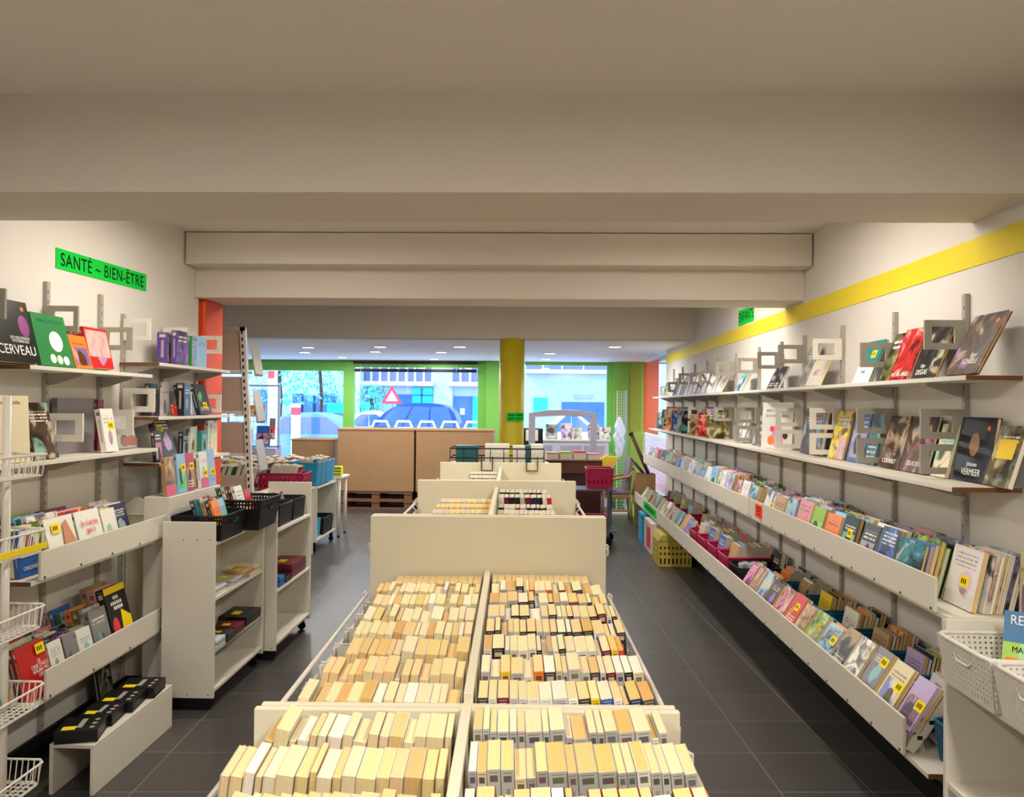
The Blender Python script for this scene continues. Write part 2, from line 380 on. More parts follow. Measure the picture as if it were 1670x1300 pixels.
struct('column_yellow', MB().lathe([(.152, 0), (.152, 2.54)], 32, T=at(-.265, 9.5, 0)), M['yellow'], 'round yellow column in the middle of the shop', 'column', smooth=False)
for p in bpy.data.objects['column_yellow'].data.polygons: p.use_smooth = abs(p.normal.z) < .5

# ---- window wall
struct('wall_front', MB().box(-6.5, 2.6, WF, WF + .12, -.02, .30).box(-6.5, 2.6, WF, WF + .12, 2.515, 2.6), M['green'], 'green sill band below the shop windows')
struct('trim_3', MB().box(-6.5, -3.49, WF - .02, WF + .06, 2.34, 2.515).box(-3.30, -1.02, WF - .02, WF + .05, 2.41, 2.515).box(-.16, 1.42, WF, WF + .05, 2.47, 2.515), M['green'], 'green head frame of the windows')
struct('trim_4', MB().box(-3.49, -3.296, WF - .04, WF + .08, .3, 2.515), M['green'], 'green mullion between the two wide windows', bevel=.004)
struct('trim_5', MB().box(-1.02, -.86, WF - .02, WF + .08, .3, 2.515).box(-.86, -.62, WF - .14, WF + .02, .0, 2.53), M['green'], 'green post beside the yellow column', bevel=.004)
struct('trim_6', MB().box(1.335, 1.446, WF - .01, WF + .08, .3, 2.515).box(1.446, 1.73, WF - .10, WF + .02, 0, 2.53), M['green'], 'bright green post by the shop corner', bevel=.004)
struct('trim_7', MB().box(1.73, 2.03, WF - .08, WF + .02, 0, 2.535), M['olive'], 'olive green corner panel')
struct('trim_8', MB().box(-6.5, -5.3, WF - .02, WF + .05, .3, .4).box(-5.3, 1.4, WF - .06, WF + .06, .28, .36), M['green'], 'low green window sill')
for i, (x0, x1, z1, lb) in enumerate(((-6.5, -3.49, 2.34, 'wide window onto the street, far side'), (-3.296, -1.02, 2.41, 'window with a raised dark blind'), (-.62, 1.335, 2.47, 'window behind the arched gate'))):
    struct('window_%d' % (i + 1), MB().box(x0, x1, WF + .03, WF + .036, .36, z1), M['glass'], lb, 'window')
b = thing('window_blind', 'dark raised blind at the head of the middle window', 'blind', (-2.16, WF - .05, 2.43))
MB().box(-1.14, 1.14, -.03, .03, .045, .08).build('head_rail', M['black'], b)
mb = MB()
for k in range(5): mb.box(-1.12, 1.12, -.025, .025, -.105 + k * .0115, -.095 + k * .0115)
mb.build('slat_stack', M['black'], b)
for x in (-1.0, -.3, -.14, .75): MB().box(x, x + .006, -.028, -.024, -.5 if x == -1.0 or x == -.14 else -.085, .05).build('cord', M['metal'], b)
# side window with the orange film and the pink slatted blind
struct('wall_side', MB().box(2.03, 2.15, 11.28, 14.4, 0, .35).box(2.03, 2.15, 11.28, 14.4, 2.50, 2.94).box(2.03, 2.15, 11.2, 11.32, 0, 2.94), M['wall'], 'white frame of the side window')
struct('window_4', MB().box(2.05, 2.056, 11.3, 14.3, .35, 2.5), M['glass'], 'side window beyond the long shelves', 'window')
b = thing('orange_screen', 'orange slatted screen in the corner by the olive panel', 'screen', (1.99, 13.35, 0))
mb = MB()
for k in range(30): mb.box(-.006, .006, -.82 + k * .055, -.82 + k * .055 + .05, 1.28, 2.49)
mb.build('orange_panel', M['doughpink'], b)
b = thing('pink_blind', 'pink and white horizontal slatted blind under the orange screen', 'blind', (1.99, 12.9, 0))
mb = MB()
for k in range(28): mb.box(-.012, .012, -1.5, 1.3, .42 + k * .03, .432 + k * .03, T=None)
mb.build('slats', M['blindpink'], b)
mb = MB()
for y in (-1.3, 0, 1.1): mb.box(-.002, .002, y, y + .01, .42, 1.28)
mb.build('cord', M['metal'], b)

# ------------------------------------------------------------------ books
MESH = {}
def q2(v, s=.002): return round(v / s) * s
def book_meshes(t, w, h, hard, style):
    key = (q2(t), q2(w, .005), q2(h, .005), hard, style)
    if key in MESH: return MESH[key]
    t, w, h = key[:3]; c = .003 if hard else .0014; e = .004 if hard else .0008
    mb = MB()
    mb.box(t / 2 - c, t / 2, 0, w, 0, h, 0).box(-t / 2, -t / 2 + c, 0, w, 0, h, 0).box(-t / 2 + c, t / 2 - c, 0, c, 0, h, 1)
    cov = mb.mesh('cover', [M['cover_' + style], M['spine']])
    for p in cov.polygons:
        if p.normal.y < -.9 and p.center.y < .001: p.material_index = 1
    pg = MB().box(-t / 2 + c, t / 2 - c, c, w - e, e, h - e).mesh('page_block', M['pages'])
    # one piece for small copies: cover and pages in one mesh
    mb = MB(); mb.box(-t / 2, t / 2, 0, w, 0, h)
    one = mb.mesh('small_book', [M['cover_' + style], M['spine'], M['pagefix']])
    for p in one.polygons:
        n = p.normal
        if n.y < -.9: p.material_index = 1
        elif n.y > .9 or abs(n.z) > .9: p.material_index = 2
    MESH[key] = (cov, pg, one); return MESH[key]
M['pagefix'] = mat('cream_pages', (.80, .76, .68), .85, .1, var=.04, bscale=90)
PAGES = [(.93, .86, .68), (.92, .82, .60), (.90, .78, .54), (.88, .73, .47), (.94, .89, .76), (.95, .92, .85), (.85, .68, .42)]
def book(name, label, cat, loc, rot, t, w, h, colr, style='photo', hard=False, group=None, page=None, parts=True):
    cov, pg, one = book_meshes(t, w, h, hard, style)
    if not parts:
        o = bpy.data.objects.new(name, one); COL.objects.link(o); o.color = colr
        o.location = loc; o.rotation_euler = rot
        tag(o, label, cat, group); return o
    e = bpy.data.objects.new(name, None); COL.objects.link(e); e.empty_display_size = .03
    e.location = loc; e.rotation_euler = rot; tag(e, label, cat, group)
    c = bpy.data.objects.new('cover', cov); COL.objects.link(c); c.parent = e; c.color = colr
    p = bpy.data.objects.new('page_block', pg); COL.objects.link(p); p.parent = e
    p.color = lin(page or random.choice(PAGES))
    return e
def sticker(parent, t, y, z, big, m=None):
    """price label on the front cover (+X face)"""
    s = (.030, .022) if big else (.011, .011)
    mb = MB()
    if big: mb.box(t / 2, t / 2 + .0006, y - s[0], y + s[0], z - s[1], z + s[1], T=None)
    else: mb.prism([(y + s[0] * math.cos(a * PI / 6), z + s[0] * math.sin(a * PI / 6)) for a in range(12)], 'x', t / 2, t / 2 + .0006)
    o = mb.build('price_sticker', m or (M['sty'] if big else M['sto']), parent)
    if big:
        k = MB()
        for i in range(3): k.box(t / 2 + .0006, t / 2 + .0009, y - .02 + i * .013, y - .013 + i * .013, z - .010, z + .010)
        k.build('price', M['ink'], o)
    return o

# ---- the browsing tables (axis turned 1.43 degrees against the room)
TT = .025
def tw(a, b, z=0): return (a * math.cos(TT) - b * math.sin(TT), a * math.sin(TT) + b * math.cos(TT), z)
AC = -.115
def board(mb, b, z0, z1, a0=-.665, a1=.437, th=.022): mb.box(a0, a1, b, b + th, z0, z1)
def table(name, label, b0, b1, zend0, zend1, rail, bed, walls, lab):
    t = thing(name, label, 'book table', tw(0, b0), (0, 0, TT))
    n = b1 - b0
    mb = MB(); board(mb, 0, .10, zend0); mb.build('end_board', M['lamc'], t, bevel=.003)
    if zend1:
        mb = MB(); board(mb, n - .022, .10, zend1); mb.build('end_board', M['lamc'], t, bevel=.003)
    MB().box(-.62, .39, .022, n - .022, bed - .02, bed).build('bed', M['lamc'], t)
    MB().box(AC - .013, AC + .013, .022, n - .022, bed, rail + .115).build('centre_divider', M['lamc'], t, bevel=.003)
    for s in (-1, 1):
        a = AC + s * .562
        MB().tube([(a, .03, rail), (a, n - .03, rail)], .008, 8).build('side_rail', M['metal'], t, smooth=True)
        MB().box(a - .006 - .008 * s, a + .004 - .008 * s, .022, n - .022, .28, rail - .05).build('side_panel', M['lamc'], t)
        mb = MB()
        for bb in (.06, n - .06):
            mb = MB(); mb.tube([(a - s * .02, bb, rail - .06), (a + s * .012, bb, rail - .03), (a + s * .012, bb, rail + .012), (a - s * .004, bb, rail + .02)], .005, 6)
            mb.build('hook', M['metal'], t, smooth=True)
    for sgn in (-1, 1):                       # bins: thin white walls across each half, with wire rims
        for bb in walls:
            bb -= b0
            a0, a1 = (AC + .016, AC + .545) if sgn > 0 else (AC - .545, AC - .016)
            d = MB().box(a0, a1, bb - .0025, bb + .0025, bed, rail - .015).build('bin_wall', M['metal'], t)
            MB().tube([(a0, bb, rail - .01), (a1, bb, rail - .01)], .0035, 6).box((a1 if sgn > 0 else a0) - .006, (a1 if sgn > 0 else a0) + .006, bb - .02, bb + .02, bed, rail - .02).build('rim', M['metal'], d)
    for s in (-1, 1):
        for bb in (.08, n - .08):
            lg = MB().box(AC + s * .46 - .02, AC + s * .46 + .02, bb - .02, bb + .02, .05, bed - .02).build('leg', M['metal'], t)
            MB().lathe([(.02, 0), (.025, .02), (.02, .05)], 10, T=at(AC + s * .46, bb, 0)).build('foot', M['black'], lg)
    return t
table('book_table', 'cream book table at the camera end with low boards, open paperback bins', 1.15, 2.05, .90, .945, .843, .70, [1.43, 1.645, 1.85], 0)
table('book_table', 'long cream book table holding eight rows of paperbacks', 2.085, 3.685, .935, 1.213, .848, .70, [2.115 + .2055 * i - .0125 for i in range(1, 8)], 0)
table('book_table', 'cream book table behind the tall blank board', 3.715, 5.475, 1.213, 1.208, 1.05, .85, [], 0)
table('book_table', 'cream book table closest to the yellow column', 5.505, 7.14, 1.205, 1.212, 1.05, .85, [], 0)

def spine_colour(run):
    if run and R() < .75: return run
    return random.choices(['white', 'pale grey', 'cream', 'charcoal', 'black', 'maroon', 'red', 'yellow', 'orange', 'blue', 'navy'],
                          [26, 26, 10, 7, 8, 4, 4, 3, 2, 3, 4])[0]
PGN = ['pale cream', 'cream', 'tan', 'deep tan', 'off-white', 'white', 'brown-edged']
ROWW = ['front', 'second', 'third', 'fourth', 'fifth', 'sixth', 'seventh', 'back']
def row_books(half, b, ztop, tname, rname, side):
    """half +1: spines face the camera end; -1: page edges do; all tip a little toward the camera, and inward along the row"""
    run = random.choice([None, None, 'charcoal', 'maroon', 'pale grey', 'white', None])
    lim = (.54 if half > 0 else .48 + .055 * R()); used = .024; k = 0
    tip = U(.10, .17); ls = .02 if half > 0 else .04
    pmain = random.choice([0, 1, 1, 2])
    grow = (.008 if half > 0 else .012) * U(.7, 1.5)
    while True:
        t = random.choices([U(.015, .021), U(.021, .031), U(.031, .042)], [3, 6, 3])[0]; t = max(.014, q2(t))
        ls += U(.2, 1.6) * grow
        step = t / math.cos(ls) + .0012
        h = random.choice([.165, .178, .178, .178, .18, .184]); w = random.choice([.105, .11, .11, .112])
        if R() < .04: h += .012
        ax0 = used + step / 2
        if used + step + .18 * math.sin(ls) > lim: break
        k += 1
        ab = AC + half * (ax0 + .178 * math.sin(ls) * math.cos(tip))          # foot of the book
        z = ztop - .178 * math.cos(tip) * math.cos(ls)
        bb = b + U(-.003, .003)
        pi_ = random.choices([pmain, random.randrange(7)], [.55, .45])[0]
        pg = tuple(max(0, min(1, c + U(-.02, .02))) for c in PAGES[pi_])
        if half > 0:
            cn = spine_colour(run); loc = tw(ab, bb + .178 * math.sin(tip), z); rot = (tip, -ls, TT)
            lab = '%s spined paperback, %s from centre divider, %s row, spine half, %s' % (cn, ORD[k], rname, tname)
        else:
            cn = random.choice(['white', 'cream', 'pale grey', 'white', 'cream', 'tan', 'grey'])
            loc = tw(ab, bb + w + .178 * math.sin(tip), z); rot = (-tip, -ls, TT + PI)
            lab = '%s paged paperback, %s from centre divider, %s row, page-edge half, %s' % (PGN[pi_], ORD[k], rname, tname)
        book('paperback', lab, 'paperback', loc, rot, t, w, h, pal(cn), random.choice(['graphic', 'plain']), False, 'paperbacks in the table bins', pg)
        used += step
    return k
NB = 0
for i, (b, nm) in enumerate(((1.46, 'nearest'), (1.668, 'middle'), (1.872, 'back'))):
    for half in (1, -1):
        if i == 0 and half > 0: pass
        NB += row_books(half, b, .955, 'low-boarded table', nm, 0)
for i in range(8):
    for half in (1, -1):
        if NB > 315: continue
        NB += row_books(half, 2.115 + .2055 * i - (.0 if i else .005), .945, 'eight-row table', ROWW[i], 0)

# the paperbacks beyond: one mass
mb = MB()
MASS = ['white', 'pale grey', 'cream', 'maroon', 'red', 'green', 'navy', 'black', 'teal', 'orange']
mats = [M['pagefix'], mat('tan_pages', (.90, .78, .54), .85, .1)] + [mat('mass_cover_%d' % i, PAL[c], .4, .4) for i, c in enumerate(MASS)]
def mrow(half, b, ztop, lim, sel, pg):
    used = .024; ls = .02
    while True:
        t = U(.02, .04); ls += U(0, .02); step = t / math.cos(ls) + .002
        if used + step + .18 * math.sin(ls) > lim: break
        ab = AC + half * (used + step / 2 + .175 * math.sin(ls))
        T = Matrix.Translation(tw(ab, b + (0 if half > 0 else .11) + .015, ztop - .177)) @ Euler((.09 * half, -ls, TT + (0 if half > 0 else PI))).to_matrix().to_4x4()
        mi = 2 + random.choice(sel); p_ = random.choice(pg)
        mb.box(-t / 2 + .0015, t / 2 - .0015, .0015, .108, 0, .177, p_, T); mb.box(-t / 2 + .0015, t / 2 - .0015, 0, .0014, 0, .178, mi, T)
        mb.box(t / 2 - .0014, t / 2, 0, .11, 0, .178, mi, T).box(-t / 2, -t / 2 + .0014, 0, .11, 0, .178, mi, T)
        used += step
for half in (1, -1): mrow(half, 3.53, .94, .50 if half > 0 else .46, [0, 0, 1, 2], [1])
for i in range(8):
    mrow(1, 3.79 + .205 * i, 1.06 + .009 * i + .03 * (i > 5), .40, [0, 1, 2] if i < 5 else ([3, 4, 5, 6, 7, 8, 9, 0] if i == 7 else [1, 3, 4, 6, 7, 0]), [0]); mrow(-1, 3.79 + .205 * i, 1.04 + .008 * i, .42 - .02 * (i == 7), [0, 2], [1, 1, 0])
for i in range(7):
    mrow(1, 5.58 + .21 * i, 1.055, .42, [0, 1, 2], [0]); mrow(-1, 5.58 + .21 * i, 1.06 + .014 * i, .30, [0, 1], [0])
o = mb.build('paperback_rows', mats); tag(o, 'cream-edged paperbacks filling the bins of the tables toward the column', 'paperback', 'paperbacks in the table bins', 'stuff')

# ------------------------------------------------------------------ wall shelving
def upright(x, y, z0, z1, side, label):
    """slotted steel standard fixed to the wall; side = -1 faces the room from the long wall"""
    t = thing('shelf_upright', label, 'shelf upright', (x, y, z0), (0, 0, 0), 'slotted shelf uprights')
    s = side; w = .026
    mb = MB().box(min(s * .001, s * .022), max(s * .001, s * .022), -w / 2, w / 2, 0, z1 - z0)
    mb.build('channel', M['upr'], t)
    k = MB(); n = int((z1 - z0) / .05)
    for i in range(n): k.box(min(s * .0221, s * .0226), max(s * .0221, s * .0226), -.008, -.003, .02 + i * .05, .034 + i * .05)
    o = k.build('slots', M['screw'], t)
    return t
def bracket_mesh(depth, s):
    mb = MB(); d = depth * .82
    e = s * .024; mb.prism([(e, -.0005), (s * d, -.0005), (s * d, -.012), (s * .06, -.055), (e, -.06)] if s > 0 else [(e, -.0005), (e, -.06), (s * .06, -.055), (s * d, -.012), (s * d, -.0005)], 'y', -.006, .006)
    return mb
def shelf(name, label, x, depth, side, y0, y1, z, ups, edge=True, cat='shelf', br=True):
    """board against the wall with its brackets"""
    t = thing(name, label, cat, (x, (y0 + y1) / 2, z))
    o0, o1 = y0 - (y0 + y1) / 2, y1 - (y0 + y1) / 2; th = .019
    xa, xb = (0, depth) if side > 0 else (-depth, 0)
    xa += .002 if side > 0 else 0; xb -= 0 if side > 0 else .002
    MB().box(xa, xb, o0, o1, -th, 0).build('board', M['lam'], t, bevel=.0015)
    if edge: MB().box(xa + .001, xb - .001, o0 - .002, o0, -th, -.0005).build('wood_edge', M['brownedge'], t)
    for u in ups:
        if y0 < u < y1 and br:
            o = bracket_mesh(depth, side).build('bracket', M['upr'], t); o.location = (0, u - (y0 + y1) / 2, -th)
    return t
def bookend(x, y, z, side, m, label, w=.175, h=.128, wx=.10, wz=.072):
    """rectangular frame that plugs into an upright and stands out square to the wall"""
    t = thing('bookend_frame', label, 'bookend', (x + side * .024, y - .016, z), (0, 0, 0), 'square book-stop frames on the uprights')
    s = side
    o = [(0, 0), (s * w, 0), (s * w, h), (0, h)]; cx, cz = s * w * .54, h / 2
    i = [(cx - s * wx / 2, cz - wz / 2), (cx + s * wx / 2, cz - wz / 2), (cx + s * wx / 2, cz + wz / 2), (cx - s * wx / 2, cz + wz / 2)]
    if s < 0: o, i = o[::-1], i[::-1]; o = [o[0], o[1], o[2], o[3]]
    # keep corner order aligned
    if s < 0: i = [i[0], i[1], i[2], i[3]]
    MB().ring(o, i, 'y', -.006, .006).build('frame', m, t)
    MB().box(min(-s * .012, 0), max(-s * .012, 0), -.003, .003, h * .25, h * .75).build('hook', M['upr'], t)
    return t
YU = [2.78, 3.475, 4.144, 4.839, 5.516, 6.02, 6.61, 7.37, 8.12, 8.6, 9.25, 9.98, 10.6]
# ---- long wall (yellow stripe)
for i, y in enumerate(YU):
    upright(WR, y, .10, 2.24 if i else 2.0, -1, 'grey slotted upright, %s from the basket cabinet, on the yellow-striped wall' % ORD[i + 1])
segs = [3.09, 5.68, 8.35, 11.1]
for i in range(3):
    a, b_ = segs[i] + (0.001 if i else 0), segs[i + 1]
    nm = ('closest to the basket cabinet', 'middle length', 'beside the orange screen')[i]
    shelf('wall_shelf', 'white top shelf board on the striped wall, ' + nm, WR, .22, -1, a, b_, 1.868, YU, i == 0)
    shelf('wall_shelf', 'white second shelf board on the striped wall, ' + nm, WR, .272, -1, a, b_, 1.432, YU, i == 0)
def tray(name, label, x, depth, side, y0, y1, z, lip, ups, near_end, over=0, back=False, holes=False):
    t = thing(name, label, 'display tray', (x, (y0 + y1) / 2, z))
    m = (y0 + y1) / 2; a, b_ = y0 - m, y1 - m; s = side
    X = lambda u, v: (min(s * u, s * v), max(s * u, s * v))
    MB().box(*X(.002, depth - .014), a - over, b_ - .004, -.019, 0).build('board', M['lam'], t, bevel=.0015)
    MB().box(*X(depth - .012, depth), a + .002, b_ - .004, -.004, lip).build('front_panel', M['lam'], t, bevel=.0015)
    if over:
        MB().box(*X(.003, depth - .016), a - over - .002, a - over, -.019, -.0005).build('wood_edge', M['brownedge'], t)
    k = MB(); n = max(4, int((b_ - a) / .22))
    for i in range(n):
        yy = a + .03 + (b_ - a - .07) * i / (n - 1)
        k.prism([(s * 0 + yy + .006 * math.cos(q * PI / 4), .006 + .006 * math.sin(q * PI / 4)) for q in range(8)], 'x', s * depth, s * (depth + .002))
    k.build('screws', M['screw'], t)
    for u in ups:
        if y0 < u < y1 and z > .7:
            o = bracket_mesh(depth, s).build('bracket', M['upr'], t); o.location = (0, u - m, -.019)
    if near_end:
        MB().prism([(s * depth, 0), (s * (depth - .004), lip), (s * (depth - .16), lip + .04), (s * (depth - .16), 0)] if s > 0 else [(s * depth, 0), (s * (depth - .16), 0), (s * (depth - .16), lip + .04), (s * (depth - .004), lip)], 'y', a, a + .012).build('end_plate', M['lam'], t)
    return t
for i in range(3):
    a, b_ = segs[i] + (0.012 if i else -.015), segs[i + 1]
    nm = ('closest to the basket cabinet', 'middle length', 'beside the orange screen')[i]
    tray('display_tray', 'white upper display tray on the striped wall, ' + nm, WR, .342, -1, a, b_, .952, .13, YU, False, .09 if i == 0 else 0)
    t = tray('display_tray', 'white lower display tray on the striped wall, ' + nm, WR, .46, -1, a, b_, .40, .14, YU, False, .16 if i == 0 else 0)
    # the tilted ledge the front books lean on
    m = (a + b_) / 2
    a2 = a if i != 1 else 7.52
    MB().prism([(-.372, .06), (-.362, .054), (-.282, .185), (-.292, .191)], 'y', a2 - m + .02, b_ - m - .02).build('tilted_back', M['lam'], t)
    MB().prism([(-.446, .0), (-.36, .0), (-.375, .05), (-.40, .073), (-.446, .073)], 'y', a2 - m + .03, b_ - m - .03).build('ledge', M['lam'], t)
    if i == 0:
        p = MB().prism([(-.448, .02), (-.30, .225), (-.27, .205), (-.418, .0)], 'y', a - m + .004, a - m + .018).build('end_plate', M['lam'], t)
        MB().box(-.405, -.385, a - m + .0025, a - m + .004, .055, .07).box(-.36, -.34, a - m + .0025, a - m + .004, .115, .13).build('slots', M['screw'], p)
# label strips stuck to the trays
o = MB().box(1.5555, 1.5575, 5.36, 5.52, .975, 1.065).build('price_notice', M['papero']); tag(o, 'orange handwritten notice on the upper display tray', 'notice')
k = MB()
for i in range(3): k.box(1.5548, 1.5555, 5.38 + .01 * i, 5.50 - .015 * i, 1.04 - i * .022, 1.046 - i * .022)
k.build('handwriting', M['ink'], o)
o = MB().box(1.4375, 1.4395, 9.15, 10.2, .42, .52).build('category_strip', M['paperg']); tag(o, 'green paper strip on the lower tray near the far end', 'notice')
k = MB()
for i in range(9): k.box(1.4368, 1.4375, 9.3 + .09 * i, 9.35 + .09 * i, .45, .49)
k.build('handwriting', M['ink'], o)

# bookend frames on the long wall
far = ['beside the orange screen']
n = 0
for y, z, m in ((3.475, 1.995, 'frame'), (4.144, 1.95, 'frame'), (4.839, 2.03, 'framew'), (5.516, 2.045, 'frame'), (6.02, 2.03, 'frame'), (6.61, 2.02, 'frame'), (7.37, 2.03, 'frame'),
                (8.12, 1.98, 'frame'), (8.6, 1.98, 'frame'), (9.25, 2.0, 'frame'), (9.98, 1.92, 'frame'), (10.6, 1.88, 'framew')):
    n += 1
    bookend(WR, y, z, -1, M[m], '%s square book-stop frame above the top shelf, %s from the basket cabinet' % ('white' if m == 'framew' else 'grey', ORD[n]))
n = 0
for y, m, two in ((3.475, 'frame', 1), (4.144, 'frame', 1), (4.839, 'framew', 1), (5.516, 'framew', 1), (6.02, 'frame', 1), (6.61, 'frame', 1), (7.37, 'frame', 0), (8.12, 'frame', 0), (8.6, 'framew', 1), (9.25, 'frame', 0), (9.98, 'frame', 0)):
    n += 1
    for j in range(1 + two):
        bookend(WR, y, 1.605 if (j or not two) else 1.452, -1, M[m], '%s %s book-stop frame on the second shelf, %s from the basket cabinet' % ('white' if m == 'framew' else 'grey', 'upper' if (j or not two) else 'lower', ORD[n]), w=.19, h=.13)

# ---- display books facing the aisle
def face_right(label, y0, y1, h, z, xb, lean, t, coln, style='photo', hard=True, yaw=0, name='display_book', parts=True, cat='book', group=None):
    """on the long wall: front cover looks at the aisle (-X), spine toward +Y"""
    return book(name, label, cat, (xb + t / 2, y1, z + .001 + t / 2 * math.sin(lean)), (0, -lean, PI + yaw), t, abs(y1 - y0), h, pal(coln, .02), style, hard, group, None, parts)
def face_left(label, y0, y1, h, z, xb, lean, t, coln, style='photo', hard=True, yaw=0, name='display_book', parts=True, cat='book', group=None):
    return book(name, label, cat, (xb - t / 2, y0, z + .001 + t / 2 * math.sin(lean)), (0, -lean, yaw), t, abs(y1 - y0), h, pal(coln, .02), style, hard, group, None, parts)
G1 = 'art books displayed on the top shelf'
top = 1.868
B = face_right('brown orange art book leaning back at the shelf end', 3.06, 3.29, .275, top, 1.70, .48, .016, 'brown', style='art', group=G1)
lettering('Egon', .026, B, (.0085, .15, .085), FRONT, M['inkw'], sx=.9); lettering('SCHIELE', .032, B, (.0085, .14, .055), FRONT, M['inkw'], sx=.95); sticker(B, .016, .19, .235, False)
B = face_right('black and white dance art book behind the second frame', 3.50, 3.71, .27, top, 1.765, .36, .016, 'charcoal', style='art', group=G1)
lettering('Edgar', .024, B, (.0085, .07, .062), FRONT, M['inkw'], sx=.8); lettering('DEGAS', .036, B, (.0085, .075, .03), FRONT, M['inkw'], sx=.9)
B = face_right('red and blue robed figure art book on the top shelf', 3.745, 3.95, .27, top, 1.765, .36, .016, 'red', style='art', group=G1)
lettering('MICHEL-ANGE', .028, B, (.0085, .10, .028), FRONT, M['inkw'], sx=.95)
face_right('dark edged art book tucked behind the red robed cover', 3.965, 4.08, .26, top, 1.775, .36, .014, 'olive', group=G1)
B = face_right('white and green cookery book with yellow sticker', 4.17, 4.39, .245, top, 1.765, .38, .015, 'teal', 'bare', group=G1)
MB().box(.0076, .0082, .0, .21, .0, .10).build('white_band', M['inkw'], B); sticker(B, .015, .14, .165, True); lettering('tout', .03, B, (.0086, .09, .065), FRONT, M['ink'])
B = face_right('small white book with red block lettering', 4.88, 5.10, .175, top, 1.75, .40, .022, 'white', 'bare', False, group=G1)
lettering('ART', .055, B, (.0115, .11, .085), FRONT, M['inkp'], sx=.9); sticker(B, .022, .05, .16, False, M['sty'])
face_right('tall grey portrait book behind the red lettered one', 5.13, 5.31, .285, top, 1.775, .30, .016, 'grey', group=G1)
face_right('dark navy paperback leaning alone under two frames', 5.66, 5.94, .175, top, 1.75, .45, .016, 'navy', hard=False, group=G1)
face_right('blue grey city photo book on the top shelf', 6.64, 6.88, .185, top, 1.75, .45, .016, 'pale blue', hard=False, group=G1)
face_right('pale beige book under the ninth frame', 7.39, 7.65, .19, top, 1.75, .45, .016, 'white', hard=False, group=G1)
fb = [(7.72, 'white'), (7.9, 'pale grey'), (8.15, 'lilac'), (8.35, 'maroon'), (8.64, 'pale blue'), (8.86, 'pink'), (9.06, 'lilac'), (9.3, 'charcoal'), (9.52, 'pale grey'), (9.74, 'navy'), (10.02, 'white'), (10.65, 'teal')]
for i, (y, c) in enumerate(fb):
    face_right('%s book on the top shelf, %s from the orange screen' % (c, ORD[len(fb) - i]), y, y + .17, U(.19, .25), top, 1.76, U(.3, .36), .02, c, random.choice(['plain', 'photo']), False, parts=False, group=G1)
G2 = 'books displayed on the second wall shelf'
s2 = 1.432
B = face_right('yellow-green garden photo book at the shelf end', 2.99, 3.17, .245, s2, 1.79, .30, .02, 'olive', hard=False, group=G2); B.rotation_euler[2] += -.05
sticker(B, .02, .10, .15, False); MB().box(.0103, .0108, .03, .15, .11, .19).build('yellow_blossom', M['bag'], B)
B = face_right('black art book with pale profile and white title', 3.17, 3.42, .27, s2, 1.805, .17, .02, 'black', 'bare', group=G2)
lettering('Johannes', .026, B, (.0105, .125, .072), FRONT, M['inkw'], sx=.8); lettering('VERMEER', .040, B, (.0105, .125, .038), FRONT, M['inkw'], sx=.85); sticker(B, .02, .205, .225, False)
k = MB().prism([(.12 + .035 * math.cos(a * PI / 10), .155 + .05 * math.sin(a * PI / 10)) for a in range(20)], 'x', .0101, .0106); k.build('pale_oval', mat('ochre_print', (.55, .42, .30), .4), B)
face_right('thin beige guide behind the doubled grey frames', 3.45, 3.58, .24, s2, 1.79, .25, .012, 'cream', hard=False, group=G2)
B = face_right('dark crowded painting art book with white title', 3.61, 3.85, .27, s2, 1.78, .25, .018, 'brown', style='art', group=G2); lettering('DELACROIX', .032, B, (.0095, .12, .04), FRONT, M['inkw'], sx=.85)
B = face_right('brown still-life art book with orange sticker', 3.87, 4.09, .27, s2, 1.78, .27, .018, 'brown', style='art', group=G2); lettering('COURBET', .032, B, (.0095, .10, .035), FRONT, M['inkw']); sticker(B, .018, .17, .24, False)
face_right('tall blue comic album with title panel', 4.32, 4.53, .30, s2, 1.79, .22, .012, 'blue', 'graphic', group=G2)
face_right('second blue comic album half behind the frames', 4.17, 4.30, .29, s2, 1.79, .22, .012, 'teal', 'photo', group=G2)
face_right('yellow and red comic album on the second shelf', 4.57, 4.79, .29, s2, 1.78, .24, .012, 'yellow', 'photo', group=G2)
B = face_right('big dark brown pirate book behind white frames', 4.93, 5.28, .30, s2, 1.78, .16, .03, 'brown', group=G2); lettering('PIRATE', .07, B, (.0155, .19, .235), FRONT, mat('copper_ink', (.72, .42, .24), .5), sx=.9)
face_right('white album with apple and orange pictures', 5.58, 5.90, .34, s2, 1.70, .06, .02, 'white', 'plain', yaw=.42, group=G2)
B = [o for o in bpy.data.objects if o.get('label') == 'white album with apple and orange pictures'][0]
for yy, zz, r, m in ((.10, .06, .034, 'sto'), (.11, .145, .022, 'signred'), (.25, .10, .026, 'maroon')):
    MB().prism([(yy + r * math.cos(a * PI / 8), zz + r * math.sin(a * PI / 8)) for a in range(16)], 'x', .0101, .0107).build('printed_fruit', M[m], B)
face_right('pale comic leaning behind the apple album', 6.15, 6.4, .26, s2, 1.77, .3, .012, 'pale grey', group=G2)
face_right('white red photo book under the grey frames', 6.66, 6.9, .25, s2, 1.765, .35, .014, 'pale grey', hard=False, group=G2)
face_right('mustard yellow book with a dark elephant-like picture', 7.40, 7.65, .285, s2, 1.67, .05, .02, 'olive', 'photo', yaw=.80, group=G2)
